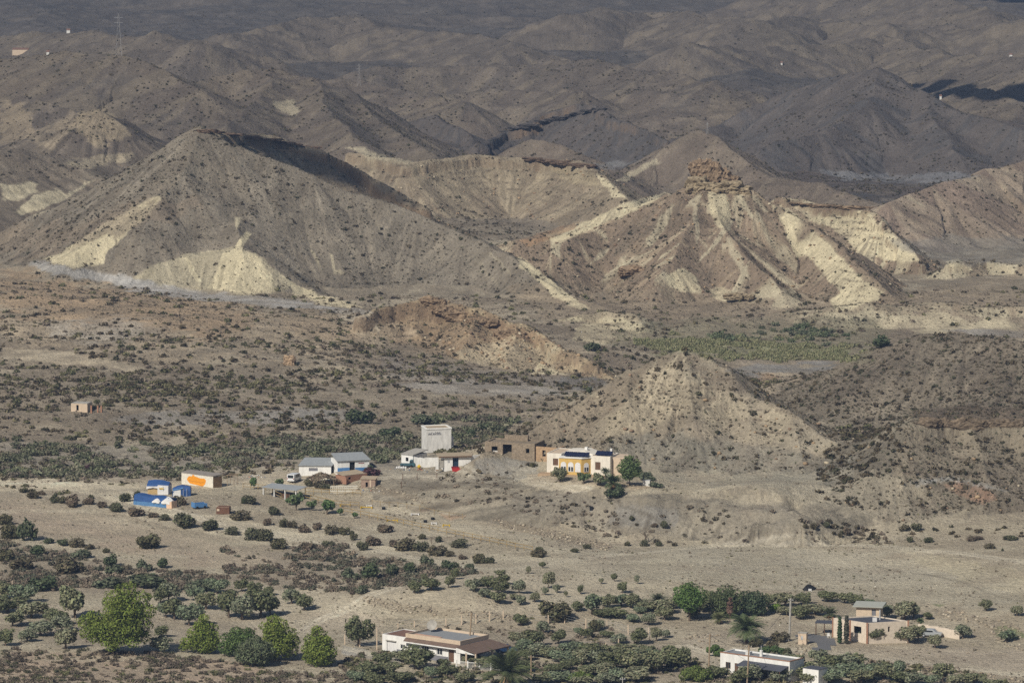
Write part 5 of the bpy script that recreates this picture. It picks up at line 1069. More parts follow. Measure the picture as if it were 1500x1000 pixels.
shell(o, 0, 4.6, 0, 4, 3.6, CREAMP, [(3.0, 3.8, .1, 3.2)]); MB().box(3.05, 3.75, .1, .16, .1, 3.1).build("door", PLINTH, o); MB().prism([(-.6, -.7), (5.2, -.7), (5.2, 4.4), (-.6, 4.4)], [3.62]*4, [3.8, 3.8, 3.95, 3.95]).build("roof", GREENP, o)
# boundary wall and pillar, shed roof
def free_wall(name, pxs, h, mat, label, cat="wall", t=.25, hb=.6):
    pts = [ground(*p) for p in pxs]; o_ = empty(name, pts[0]); tag(o_, label, cat); m_ = MB()
    for a_, b_ in zip(pts, pts[1:]):
        n_ = max(1, int((b_-a_).length/2))
        for i in range(n_):
            p_ = a_.lerp(b_, i/n_); q_ = a_.lerp(b_, (i+1)/n_); zt_ = max(p_.z, q_.z)+h-a_.z if False else (p_.z+q_.z)/2+h-pts[0].z
            d_ = (q_-p_).xy.normalized(); n2_ = Vector((-d_.y, d_.x))*t; P_ = (p_-pts[0]).xy; Q_ = (q_-pts[0]).xy
            m_.prism([tuple(P_), tuple(Q_), tuple(Q_+n2_), tuple(P_+n2_)], -hb, zt_)
    m_.build("masonry", mat, o_); return o_
free_wall("boundary_wall", [(1345, 925), (1375, 930), (1405, 936)], 1.6, PINKP, "low cream boundary wall running right from the pink warehouse")
g = ground(1176, 943); o = empty("gate_pillar", g, R(-20)); tag(o, "thick cream stone gate pillar beside the asphalt drive", "pillar"); MB().box(-.8, .8, -.4, .4, -.6, 2.1).build("shaft", CREAMP, o); MB().box(-.87, .87, -.47, .47, 2.1, 2.25).build("cap", CONC, o); MB().box(-.25, .15, -.43, -.4, .9, 1.6).build("plate", METAL, o)
g = ground(1212, 930); o = empty("carport", g, R(-10)); tag(o, "small dark flat carport roof left of the pink warehouse", "carport"); MB().box(-2.4, 1.6, 0, 3, 2.2, 2.32).build("roof", DARKRF, o)
for x in (-2.2, -.6, 1.4): MB().bar((x, .1, -.4), (x, .1, 2.2), .09).build("post", BRSH, o)
g = ground(1214, 934); o = empty("garden_chair", g, R(20)); tag(o, "white plastic garden chair beside the warehouse drive", "chair"); MB().box(-.25, .25, -.25, .25, .42, .47).build("seat", WHITE, o); MB().box(-.25, .25, .2, .25, .47, .95).build("backrest", WHITE, o)
for x in (-.22, .22):
    for y in (-.22, .22): MB().box(x-.03, x+.03, y-.03, y+.03, 0, .42).build("leg", WHITE, o)
# asphalt drive: a sheet hugging the soil
def sheet(name, poly, mat, lift=.05, step=1.2):
    pts = [ground(*p) for p in poly]; xs = [p.x for p in pts]; ys = [p.y for p in pts]; gx = np.arange(min(xs), max(xs)+step, step); gyy = np.arange(min(ys), max(ys)+step, step)
    A, B = np.meshgrid(gx, gyy); ins = inpoly(A+step/2, B+step/2, [(p.x, p.y) for p in pts]); V = np.stack([A, B, hgt(A, B)+lift], -1).reshape(-1, 3); n = len(gx); F = []
    for j, i in zip(*np.nonzero(ins[:-1, :-1])): a = j*n+i; F += [a, a+1, a+n+1, a+n]
    me_ = np_mesh(name, V, np.array(F), 4, smooth=True); me_.materials.append(mat); ob = bpy.data.objects.new(name, me_); col.objects.link(ob); ob["kind"] = "structure"; return ob
sheet("asphalt_drive", [(1165, 931), (1190, 928), (1222, 935), (1222, 945), (1210, 956), (1190, 958), (1196, 944), (1180, 936)], ASPH)
g = ground(1364, 932); e = empty("parked_car", g, R(-15)); tag(e, "pale grey car parked behind the olives by the warehouse wall", "car"); car(e, pm("grey_car", (.35, .37, .38), .35, .05))

# ---- yellow house on the terrace
o, W, s = frame("yellow_house", (801, 692), (896, 697), "white and yellow villa with arched windows on the terrace under the hill", "house"); W = 14.4
VW = pm("villa_white", (.76, .71, .62), .9, .12, streak=True)
shell(o, 0, 3.3, 0, 8, 4.3, VW, [(1.4, 2.6, 1.7, 3.2)], name="left_wing_wall"); window(o, 1.4, 2.6, 1.7, 3.2, .05, pane=BRSH, fm=BRSH)
bay = [(3.3, 0), (3.3, -1.6), (8.4, -1.6), (10.0, 0), (10.0, 3), (3.3, 3)]
MB().prism(bay, -.8, 3.65).build("bay_wall", YEL, o); MB().prism([(3.2, 0), (3.2, -1.75), (8.5, -1.75), (10.15, -.03), (10.15, 3), (3.2, 3)], 3.66, 3.86).build("bay_roof", WHITE, o)
def arch(par, cx, w, z0, z1, y, open_=True, rot=None):
    pts = [(-w/2, z0), (w/2, z0)]; r_ = w/2; n = 9
    for k in range(n+1): a = math.pi*k/n; pts.append((math.cos(a)*r_, z1-r_+math.sin(a)*r_))
    e_ = MB().xz(pts, -.06, 0).build("arched_window", WTARP, par); e_.location = (cx, y, 0)
    if rot: e_.rotation_euler.z = rot
    if open_:
        for sx in (-1, 1):
            p = MB().box(sx*w*.24-w*.17, sx*w*.24+w*.17, -.08, -.061, z0+.12, z0+(z1-z0)*.5).build("pane", GLASS, e_)
    return e_
for cx_, op_ in ((4.35, 1), (6.0, 1), (7.6, 0)): arch(o, cx_, 1.25, .75, 2.85, -1.6, op_)
arch(o, 9.25, 1.15, .75, 2.75, -.85, 1, R(45))
shell(o, 10.0, W, 0, 6, 4.2, VW, [(1.0, 2.2, 1.2, 2.9)], name="right_wing_wall"); window(o, 11.0, 12.2, 1.2, 2.9, .05, pane=BRSH, fm=BRSH)
MB().box(W+.02, W+2.8, 1.2, 6.5, -.8, 3.9).build("side_wall", CREAMP, o)
MB().box(.05, 3.25, .3, 7.7, 4.1, 4.2).build("left_roof", CREAMP, o); MB().box(10.1, W-.1, .3, 5.7, 4.0, 4.12).build("right_roof", CREAMP, o)
gab = [(3.3, -.5), (10, -.5), (10, 3.9), (8.6, 4.3), (7.4, 4.75), (6.4, 4.5), (5.2, 4.55), (3.3, 4.45)]
MB().xz(gab, 3.01, 7.9).build("rear_hall_wall", VW, o); MB().box(7.1, 7.7, 4.5, 5.1, 4.6, 5.3).build("chimney", WHITE, o); MB().box(13.0, 13.4, 4.2, 4.6, 4.3, 5.3).build("vent", WHITE, o)
MB().box(-1.2, 13.6, -2.6, 0, -.9, .12).build("patio", pm("orange_patio", (.40, .29, .19), .9, .12), o)
for i, (x, y, z, n, rz_) in enumerate(((4.1, -.9, 3.9, 6, 0), (10.7, .7, 4.15, 4, 0))):
    e = lempty("solar_array", o, x, y, z, ["row of dark solar panels on the bay roof of the villa", "block of dark solar panels on the right wing roof of the villa"][i], "solar panels")
    for k in range(n):
        p = MB().prism([(k*.92, 0), (k*.92+.88, 0), (k*.92+.88, 1.5), (k*.92, 1.5)], [.15, .15, .85, .85], [.2, .2, .9, .9]).build("panel", SOLAR, e)
    MB().box(0, n*.92-.04, 1.3, 1.35, 0, .75).build("support", METAL, e)
# ac box, small bits
g = ground(947, 711); e = empty("white_container", g, R(-12)); tag(e, "small white box container on the terrace right of the villa", "container"); MB().box(-.8, .8, -.5, .5, -.1, 1.15).build("body", WHITE2, e); MB().box(-.84, .84, -.54, .54, 1.15, 1.2).build("lid", METAL, e)
g = ground(866, 747); e = empty("dark_pipe_mouth", g, 0); tag(e, "small black hole of a culvert pipe in the bank", "culvert")
MB().box(-.35, .35, -.3, .5, -.2, .8).build("mouth_shade_block", DARK, e); MB().box(-.5, .5, -.36, -.3, -.2, -.05).build("sill", CONC, e)  # solid dark block painted as the shade inside the pipe

# ---- brown roofless ruin
o, W, s = frame("stone_ruin", (710, 668), (783, 672), "roofless brown stone ruin with black openings left of the yellow villa", "ruin")
shell(o, 0, W, 0, 6, 3.3, STONEW, [(1.6, 3.0, 1.0, 2.3), (4.2, 6.3, .1, 2.9), (W-2.0, W-1.2, 1.2, 2.2)], name="wall", t=.5)
MB().box(3.0, 8.4, 4.5, 5.2, 0, 4.3).build("rear_wall", STONEW, o); MB().box(.5, W-.5, .5, 5.5, 2.9, 3.1).build("roof_remains", pm("earth_roof", (.27, .22, .16), .95, .3), o)
MB().box(1.7, 2.9, .5, .7, .9, 1.3).build("window_rubble", WHITE2, o)
m = MB(); m.wall((W+.1, .5), (W+5.2, 0), 2.7, .5, [(1.6, 2.4, .6, 2.0)]); m.wall((W+5.2, .1), (W+5.4, 4.5), 2.5, .5); m.build("side_room_wall", pm("orange_stone", (.46, .32, .20), .95, .3, 2.5), o)
# ---- white tower house with painted marks
o, W, s = frame("tower_house", (625, 662), (662, 660), "tall square white tower house with grey graffiti under its flat roof", "tower house"); o.rotation_euler.z = R(14); W = 5.8
shell(o, 0, W, 0, 5.2, 5.2, WHITE2, (), (), [(3.2, 3.6, .8, 3.0)]); m = MB(); m.wall((-.12, -.12), (W+.12, -.12), 5.5, .35, (), 5.2); m.wall((W+.12, .23), (W+.12, 5), 5.5, .35, (), 5.2); m.wall((W+.12, 5.3), (-.12, 5.3), 5.5, .35, (), 5.2); m.wall((-.12, 5), (-.12, .23), 5.5, .35, (), 5.2); m.build("cornice", WHITE, o)
MB().box(.2, W-.2, .2, 5, 5.1, 5.3).build("roof_deck", ROOFTAN, o)
m = MB(); r_ = random.Random(4); x = .35
GRAF = pm("grey_graffiti", (.13, .13, .15), .9, .1)
for (cx_, n_) in ((.5, 4), (1.5, 2), (2.0, 5), (3.0, 2)):
    for k in range(n_):
        xx = cx_+k*.2; a = r_.uniform(-.18, .18); z_ = r_.uniform(.25, .75); m.bar((xx, -.012, 4.0), (xx+a, -.012, 4.0+z_), .05, 4)
        m.bar((xx, -.012, 4.0+z_*.5), (xx+.2, -.012, 4.05+z_*.5), .04, 4)
m.bar((.3, -.012, 3.98), (3.6, -.012, 3.95), .03, 4); m.build("graffiti", GRAF, o)
MB().box(W+.02, W+.9, 1.4, 2.6, -.8, 3.1).build("side_closet", WHITE2, o)
# ---- low white yard buildings in front of the tower
o, W, s = frame("yard_shed", (588, 681), (605, 683), "low whitewashed shed with a grey roof at the left end of the tower yard", "shed"); shell(o, 0, W, 0, 5, 2.5, WHITE, [(1.2, 2.0, 1.0, 1.9)], name="wall"); MB().prism([(-.15, -.2), (W+.15, -.2), (W+.15, 5.2), (-.15, 5.2)], [2.5, 2.5, 3.1, 3.1], [2.62, 2.62, 3.25, 3.25]).build("roof", CONC, o)
free_wall("yard_wall", [(606, 683), (622, 685), (638, 683)], 2.1, WHITE2, "rough whitewashed yard wall in front of the tower")
o, W, s = frame("white_cottage", (651, 685), (690, 684), "low white cottage with a tan roof and dark doorway right of the yard wall", "cottage"); W = 5.9
shell(o, 0, W, 0, 5, 2.45, WHITE, [(1.85, 3.15, 0, 2.2)]); MB().prism([(-1.4, -.5), (W+.1, -.35), (W+1.0, 3), (W-1, 5.2), (-1.2, 4.6)], 2.46, 2.62).build("roof", ROOFTAN, o)
MB().box(-1.35, W+.05, -.56, -.5, 2.36, 2.6).build("roof_edge", BRSH, o); MB().box(.7, 1.2, -.03, 0, 1.1, 1.8).build("shutter", METAL, o); MB().box(-1.2, -.15, .1, .2, 0, 1.9).build("yard_gate", CONC, o); MB().box(-1.9, -1.3, -.1, .4, -.3, 2.3).build("gate_pier", WHITE, o)
MB().box(1.9, 3.1, .3, .34, .05, 2.1).build("door", pm("dark_blue_door", (.02, .04, .07), .6, .1), o)
m = MB(); m.wall((W+.02, .3), (W+3.0, 1.8), 2.5, .25); m.build("side_wall", WHITE, o)
# ---- the two white and blue sheds
o, W, s = frame("white_barn", (438, 696), (485, 696), "long white barn with a grey sheet roof, left of the blue and white one", "barn"); o.rotation_euler.z = R(-3)
shell(o, 0, W, 0, 6, 2.2, WHITE, [(2.2, 4.2, 1.0, 1.7)], [(1, 3.2, 0, 1.9)]); MB().prism([(-.2, -.3), (W+.3, -.3), (W+.9, 6.4), (.7, 6.4)], [2.2, 2.2, 3.0, 3.0], [2.3, 2.3, 3.1, 3.1]).build("roof", SHEET, o); MB().box(2.2, 4.2, .1, .15, 1.0, 1.7).build("shutter", PLINTH, o); MB().box(W+.005, W+.03, 1, 3.2, 0, 1.9).build("side_door", BLUEP, o)
o, W, s = frame("blue_white_barn", (494.5, 692), (541, 690), "white barn with a blue painted lower wall and a black open doorway", "barn"); shell(o, 0, W, 0, 6, 2.55, WHITE, [(2.75, 4.0, 0, 2.25)])
m = MB(); m.box(0, 2.74, -.03, 0, -.6, 1.05); m.box(4.01, W, -.03, 0, -.6, .95); m.build("blue_dado", BLUEP, o); m = MB().box(2.8, 3.95, .35, .4, 0, 2.2); m.build("doorway_shade_panel", DARK, o)  # black sheet behind the doorway stands for the shade indoors
MB().prism([(-.3, -.35), (W+.3, -.35), (W+.1, 6.3), (.1, 6.3)], [2.56, 2.56, 3.35, 3.35], [2.68, 2.68, 3.48, 3.48]).build("roof", SHEET, o); MB().box(4.75, 6.1, -.05, -.01, 1.85, 2.0).build("name_board", pm("red_board", (.25, .06, .06), .8, .1), o)
MB().box(W+.02, W+.06, .5, 5, -.3, 2.4).build("side_cladding", BLUEP, o); MB().box(.9, 2.1, -1.6, -1.0, .0, .5).build("bench", WTARP, o)
# van
g = ground(431, 705); e = empty("white_van", g, R(68)); tag(e, "small white van seen from behind, parked left of the white barn", "van"); car(e, pm("white_car", (.7, .7, .7), .3, .05), 4.0, 1.75, 1.8, van=True)
# brick shed and hut
o, W, s = frame("brick_shed", (506, 706), (538, 702), "low orange brick shed with a pale slab roof behind the brick hut", "shed")
shell(o, 0, W, 0, 3.5, 1.3, BRICK, [(.8, 1.6, .5, 1.0)]); MB().prism([(-.1, .6), (W+.2, .3), (W, 3.8), (0, 3.8)], [1.32, 1.32, 1.7, 1.7], [1.42, 1.42, 1.8, 1.8]).build("roof", ROOFTAN, o); MB().box(-.3, -.02, -.6, 3, -.4, 1.1).build("side_wall", BRICK, o)
o, W, s = frame("brick_hut", (529, 713), (550, 713), "small square brick hut with a flat pale roof beside the paddock", "hut"); o.rotation_euler.z = R(-8); shell(o, 0, W, 0, 2.6, 1.75, pm("dull_brick", (.36, .26, .20), .95, .25, 3), [(1.0, 1.5, 0, 1.1)]); MB().prism([(-.2, -.2), (W+.2, -.2), (W+.2, 2.8), (-.2, 2.8)], [1.76, 1.76, 2.0, 2.0], [1.86, 1.86, 2.1, 2.1]).build("roof", ROOFTAN, o); MB().box(1.9, 2.2, -.04, 0, 0, 1.7).build("pilaster", CREAMP, o)
o, W, s = frame("pierced_wall", (484, 722), (524, 721), "cream openwork block wall in front of the brushwood shelter", "wall")
m = MB(); m.box(0, W, 0, .2, -.4, .5); m.box(0, W, 0, .2, 1.35, 1.55)
for k in range(14): x = k*W/14; m.box(x, x+.12, 0, .2, .5, 1.35); m.box(x+.12, x+W/14, 0, .2, .85, 1.0)
m.build("blocks", PALEW, o)
# brushwood shelter
o, W, s = frame("brushwood_shelter", (462, 714), (503, 712), "long shelter roofed with brushwood in front of the white barn", "shelter")
rr = np.random.default_rng(5); rd = []; A_ = [(-.5, 0, 1.7), (W*.35, 0, 2.9), (W*1.05, -.5, 1.3)]
Qs = []; 
for k in range(1600):
    x = rr.uniform(-.5, W*1.05); y = rr.uniform(-.4, 5.5); zr = 1.5+1.3*max(0, 1-abs(x-W*.35)/(W*.55)) - .5*abs(y-2.6)/2.9; Qs.append((x, y, zr+rr.normal(0, .07)))
Qs = np.array(Qs); q = leaves(Qs, .28, np.tile([0, -.1, 1.], (len(Qs), 1)), rr, .25); me_ = quads_mesh("brush_roof", q, leafcol(len(q), (.19, .15, .105), rr, .4)); add_obj("brush_roof", me_, o, M_LEAF)
for x in (0, W*.33, W*.66, W):
    for y in (0, 5): MB().bar((x, y, -.4), (x, y, 1.9 if x == W*.33 else 1.35), .08).build("post", POLEW, o)
m = MB(); m.bar((0, 0, 1.45), (W*.33, 0, 2.2), .06); m.bar((W*.33, 0, 2.2), (W, 0, 1.3), .06); m.build("beam", POLEW, o)
MB().box(.3, W-.3, 2.6, 2.8, -.4, 1.0).build("rear_screen", BRUSH, o)
for i, (px, py, h, w) in enumerate(((455, 712, 11, 16), (470, 716, 12, 18), (478, 718, 9, 14))): bush(px, py, h, w, ["dark bush left end of the brushwood shelter", "dark leafy bush under the brushwood shelter", "reddish bush beside the pierced wall"][i], "shrub", "bushes at the shelter", BD[i])
# shade shelter with sheet roof
o, W, s = frame("shade_shelter", (386, 727), (430, 737), "open animal shelter with a flat grey sheet roof by the paddock rails", "shelter"); o.rotation_euler.z = R(-32); W = 8.6
MB().prism([(-.4, -.3), (W+.3, -.3), (W+.3, 3.9), (-.4, 3.9)], [2.05, 2.05, 2.4, 2.4], [2.12, 2.12, 2.47, 2.47]).build("roof", SHEET, o)
for x in (0, W/3, 2*W/3, W):
    MB().box(x-.12, x+.12, -.12, .12, -.7, 2.1).build("post", WHITE2, o); MB().bar((x, 3.5, -.7), (x, 3.5, 2.4), .08).build("post", POLEW, o)
m = MB(); m.box(.5, W-.5, 2.8, 3.1, -.4, .8); m.build("feed_rack", BRSH, o); MB().box(1.5, 3.4, .8, 1.5, -.3, .5).build("trough", DARKRF, o); MB().box(4.3, 6.6, 1.0, 2.0, -.3, .9).build("hay_crate", BRSH, o)
# orange painted shed and pergola
o, W, s = frame("painted_shed", (266, 708), (312, 714), "white shed with a big orange painted shape on its front and plywood side", "shed"); W2 = W
shell(o, 0, W, 0, 3.0, 2.55, PALEW, (), [(.15, 1.6, 1.9, 2.45)]); MB().box(W+.005, W+.03, .1, 2.9, -.3, 2.3).build("plywood_side", WOODP, o)
MB().prism([(-.2, -.15), (W+.15, -.15), (W+.25, 3.2), (-.1, 3.2)], [2.56, 2.56, 2.7, 2.7], [2.62, 2.62, 2.77, 2.77]).build("roof", pm("old_sheet", (.30, .27, .24), .8, .2), o)
u = W/385.0; mur = [(65, 85), (90, 40), (130, 35), (140, 5), (160, 30), (230, 50), (280, 45), (300, 70), (290, 120), (262, 158), (180, 150), (100, 138), (78, 110)]
MB().xz([(x*u, 2.52-z*.0158) for x, z in reversed(mur)], -.03, -.002).build("orange_mural", ORG, o)
m = MB(); lp = [(90, 95), (130, 108), (180, 104), (230, 112), (280, 98)]
for a, b in zip(lp, lp[1:]): m.bar((a[0]*u, -.035, 2.52-a[1]*.0158), (b[0]*u, -.035, 2.52-b[1]*.0158), .03, 4)
m.build("mural_line", pm("brown_line", (.25, .10, .03), .9, .1), o)
m = MB()
for k in range(26): m.box(.15+k*W/27, .15+k*W/27+.07, -.02, -.002, 2.3, 2.45)
m.build("mural_border", pm("mauve_marks", (.35, .30, .38), .9, .1), o)
g = ground(333, 712); o = empty("pergola_frame", g, R(-15)); tag(o, "bare wooden pergola frame standing right of the painted shed", "pergola")
for x, y in ((0, 0), (1.6, -.1), (0, 2.2), (1.6, 2.2)): MB().bar((x, y, -.3), (x, y, 2.5), .06).build("post", POLEW, o)
m = MB(); m.bar((-.3, 0, 2.5), (2.0, 0, 2.5), .06); m.bar((-.3, 2.2, 2.5), (2, 2.2, 2.5), .06); m.bar((0, 0, 2.5), (0, 2.2, 2.5), .05); m.bar((1.6, 0, 2.5), (1.6, 2.2, 2.5), .05); m.build("beam", POLEW, o)
# ---- tents
def tentmesh(sec, xs, jig, seed):
    """cloth lofted over cross sections (y,z) at stations x, softly sagging"""
    r = np.random.default_rng(seed); V = []; F = []; n = len(sec[0])
    for x, sc_ in zip(xs, sec):
        for y, z in sc_: V.append((x+r.normal(0, jig), y+r.normal(0, jig), z+r.normal(0, jig)))
    for i in range(len(xs)-1):
        for j in range(n-1): a = i*n+j; F.append((a, a+n, a+n+1, a+1))
    F.append(tuple(range(n))); F.append(tuple(reversed(range((len(xs)-1)*n, len(xs)*n)))); return V, F
def tent_obj(name, V, F, mat, par):
    me_ = bpy.data.meshes.new(name); me_.from_pydata(V, [], F); me_.update(); me_.materials.append(mat); return add_obj(name, me_, par)
o, W, s = frame("long_tent", (196, 738), (246, 744), "long low tent of blue tarpaulin in front of the other tents", "tent")
xs = np.linspace(0, W, 8); sec = [[(0, -.2), (-.05, .9), (.3, 2.1+.1*math.sin(i*2)), (1.8, 2.25+.12*math.sin(i*1.7)), (3.2, 1.8), (3.4, -.2)] for i in range(8)]
V, F = tentmesh(sec, xs, .05, 1); tent_obj("tarp", V, F, TARP, o)
m = MB(); m.prism([(0, -.14), (W, -.14), (W, -.1), (0, -.1)], -.2, [.75, .95, .95, .75]); m.build("light_skirt", TARPL, o)
for cx_, r1 in ((W*.67, 1.0), (W*.96, 1.15)):
    V, F = tentmesh([[(-.4, .9), (-.35, 1.5*r1*k), (.8, 1.95*k*r1), (2.0, 1.0)] for k in (.75, .98, 1.05, .98, .75)], np.linspace(cx_-r1, cx_+r1, 5), .03, 3); tent_obj("white_dome", V, F, WTARP, o)
MB().prism([(W*.98, -.3), (W*1.13, -.3), (W*1.13, 1.6), (W*.98, 1.6)], -.2, [1.15, 1.6, 1.6, 1.15]).build("end_flap", pm("peach_canvas", (.75, .52, .36), .8, .15), o)
o, W, s = frame("market_tent", (215, 723), (247, 724), "white canvas tent with a blue roof behind the long blue tent", "tent")
MB().box(.2, W*.52, 0, 3, -.2, 1.5).build("straw_wall", pm("straw", (.50, .36, .18), .95, .3, 6), o); MB().prism([(W*.52, -.5), (W, -.3), (W, 2.8), (W*.52, 3)], -.2, [2.0, 1.9, 2.0, 2.1]).build("white_panel", WTARP, o)
V, F = tentmesh([[(-.3, 1.55), (.3, 2.1), (1.6, 2.75), (3.2, 2.0)], [(-.35, 1.6), (.3, 2.3), (1.6, 3.0), (3.3, 2.1)], [(-.3, 1.65), (.4, 2.3), (1.6, 2.95), (3.2, 2.1)], [(-.2, 1.7), (.4, 2.0), (1.6, 2.6), (3, 2)]], [0, W*.3, W*.65, W], .04, 5); tent_obj("roof_cover", V, F, TARP, o)
V, F = tentmesh([[(-.36, 1.2), (-.38, 1.7)], [(-.4, 1.45), (-.42, 1.8)], [(-.45, 1.35), (-.47, 1.8)], [(-.55, .9), (-.55, 1.85)]], [-.05, W*.3, W*.6, W*.78], .03, 6); tent_obj("white_valance", V, F, WTARP, o)
MB().box(W*.6, W*.8, -.62, -.6, 1.25, 1.5).build("painted_patch", YELP, o)
o, W, s = frame("dome_tent", (253, 727), (279, 727), "blue domed tent with a white front panel behind the round bush", "tent")
V, F = tentmesh([[(0, -.2), (0, 1.3*k), (.6, 2.0*k+.1), (1.8, 2.15*k), (3, 1.3), (3.1, -.2)] for k in (.8, .98, 1.08, 1.05, .95)], np.linspace(0, W, 5), .05, 8); tent_obj("tarp", V, F, TARP, o)
MB().prism([(.1, -.1), (W*.45, -.1), (W*.45, -.04), (.1, -.04)], -.2, [1.2, 1.5, 1.5, 1.2]).build("white_front", WTARP, o); MB().prism([(0, -.06), (W*.6, -.06), (W*.6, 1.0), (0, 1.0)], [1.3, 1.75, 2.2, 1.7], [1.36, 1.83, 2.28, 1.78]).build("light_flap", TARPL, o)
for x in (W*.6, W*.8): MB().bar((x, -.5, -.1), (x, 0, 1.8), .04).build("tent_pole", METAL, o)
bush(266, 740, 15, 18, "round brown bush between the blue tents", "shrub", None, BD[3])
# cart, rusted box, skips
g = ground(292, 744); o = empty("blue_cart", g, R(28)); tag(o, "blue open-topped metal cart on the sand right of the tents", "cart")
m = MB(); m.box(-1.5, 1.5, -.9, -.85, .3, 1.15); m.box(-1.5, 1.5, .85, .9, .3, 1.15); m.box(-1.5, -1.45, -.85, .85, .3, 1.4); m.box(1.45, 1.5, -.85, .85, .3, 1.0); m.box(-1.45, 1.45, -.85, .85, .3, .36); m.build("tub", BLUEP, o)
for x in (-.9, .9):
    for y in (-.95, .95): MB().bar((x, y-.08, .3), (x, y+.08, .3), .3, 12).build("wheel", BLACKP, o)
g = ground(327, 752); o = empty("rusted_van_body", g, R(-8)); tag(o, "rusted brown wheelless van body lying on the slope", "wreck")
MB().xz([(-1.4, 0), (1.45, 0), (1.5, 1.6), (-1.1, 1.65), (-1.4, 1.3)], -.7, .9).build("body", RUST, o); MB().box(-1.1, 1.45, -.74, -.7, 1.45, 1.6).build("gutter", pm("pale_rust", (.30, .2, .15), .9, .2), o); MB().box(-1.25, -.7, -.74, -.7, .65, 1.1).build("hatch", CREAMP, o); MB().box(1.46, 1.52, -.5, .7, .3, 1.3).build("rear_shade_patch", DARK, o)  # dark patch on the closed rear paints the shade of an opening
g = ground(669, 690); o = empty("red_skip", g, R(-6)); tag(o, "small red metal skip in front of the cottage doorway", "skip"); MB().xz([(-.85, 0), (.75, 0), (1.15, .85), (-1.1, .85)], -.6, .6).build("tub", RED, o); MB().box(-1.15, 1.2, -.66, .66, .85, .95).build("rim", pm("dark_red", (.22, .02, .02), .6, .1), o)
g = ground(595, 684); o = empty("teal_pickup", g, R(-12)); tag(o, "dark teal flatbed pickup parked before the yard shed", "pickup")
MB().xz([(-1.2, .45), (.9, .45), (.9, .8), (-1.2, .8)], -.8, .8).build("flatbed", TEAL, o); MB().xz([(.92, .4), (2.1, .4), (2.1, 1.0), (1.8, 1.1), (1.55, 1.65), (.95, 1.65)], -.8, .8).build("cab", TEAL, o); MB().box(1.1, 1.6, -.83, -.805, 1.1, 1.5).build("cab_window", GLASS, o)
for x in (-.7, 1.4):
    for y in (-.8, .8): MB().bar((x, y-.1, .33), (x, y+.1, .33), .33, 12).build("wheel", BLACKP, o)
g = ground(588, 686); o = empty("white_sacks", g, R(-5)); tag(o, "flat pile of white sacks before the teal pickup", "sacks")
for k in range(5): sk = MB().box(-1.2+k*.48, -.76+k*.48, -.3, .3, 0, .42+.08*(k % 2)).build("sack", WTARP, o); sk.modifiers.new("b", 'BEVEL').width = .1
g = ground(614, 688); o = empty("cement_mixer", g, R(10)); tag(o, "small yellow cement mixer by the yard wall", "mixer"); MB().bar((-.25, 0, .55), (.25, 0, 1.0), .38, 12).build("drum", YELP, o); MB().bar((-.4, -.3, 0), (0, 0, .6), .05).bar((.4, -.3, 0), (0, 0, .6), .05).bar((0, .4, 0), (0, 0, .6), .05).build("stand", RED, o)
g = ground(663, 661); o = empty("gas_bottle", g); tag(o, "black gas bottle standing right of the tower house", "gas bottle"); MB().bar((0, 0, -.1), (0, 0, 1.1), .22, 12).build("cylinder", BLACKP, o); MB().bar((0, 0, 1.1), (0, 0, 1.25), .1, 8).build("valve", METAL, o)
g = ground(1186, 864); o = empty("black_tarp_heap", g, R(5)); tag(o, "black tarpaulin heap with a white sack on the bare field", "heap")
V, F = tentmesh([[(-.7, -.1), (-.5, .4*k), (0, k), (.6, .5*k), (.8, -.1)] for k in (.3, .8, 1.15, 1.25, 1.0, .7, .25)], np.linspace(-1.3, 1.4, 7), .06, 9); tent_obj("tarp", V, F, BLACKP, o); MB().box(-.35, .25, -.95, -.6, -.05, .38).build("sack", WTARP, o)
g = ground(1201, 864); o = empty("driftwood_log", g); tag(o, "brown log lying right of the black heap", "log"); add_obj("log_wood", limb_mesh("log_wood", [[(-.9, 0, .1, .12), (0, .05, .15, .14), (.9, -.05, .2, .1)]]), o, M_BARK)
# far white cottage ruin on the plain
o, W, s = frame("plain_ruin", (104, 602), (128, 603), "tiny cream roofless ruin among the bushes of the plain at the left", "ruin"); shell(o, 0, W, 0, 3.5, 1.9, CREAMP, [(1.4, 2.0, .2, 1.6)], t=.35); MB().box(.1, W-.1, .2, 3.3, 1.92, 2.05).build("roof", CONC, o)
for x in (W+.8, W+2.5, W+3.4): MB().box(x, x+.35, 0, .35, -.4, 1.6).build("pillar_stub", BRICK, o)
# distant farm at the upper left, distant white specks
for px, py, w_, h_, mt, lb in ((30, 80, 24, 2.2, CREAMP, "long cream farm building far off at the upper left edge"), (70, 81, 4, 1.2, WHITE2, "tiny white hut beside the distant farm"), (100, 49, 5, 1.4, WHITE2, "tiny white house alone on the far left ridge"), (1481, 84, 4, 1.2, WHITE2, "tiny white house far off at the right edge"), (1145, 96, 2.5, 1.1, WHITE2, "white speck of a hut on the middle ridge"), (1378, 146, 3, 1.4, WHITE2, "tiny white hut below the dark cloud shadow")):
    g = ground(px, py); s_ = mscale(g.y); o = empty("distant_house", g); tag(o, lb, "house", None); wd = w_*s_; MB().box(-wd/2, wd/2, 0, wd*.4+1, -.5, h_).build("wall", mt, o); MB().prism([(-wd/2-.1, -.1), (wd/2+.1, -.1), (wd/2+.1, wd*.4+1.1), (-wd/2-.1, wd*.4+1.1)], h_, [h_+.1, h_+.1, h_+.6, h_+.6]).build("roof", REDR, o)
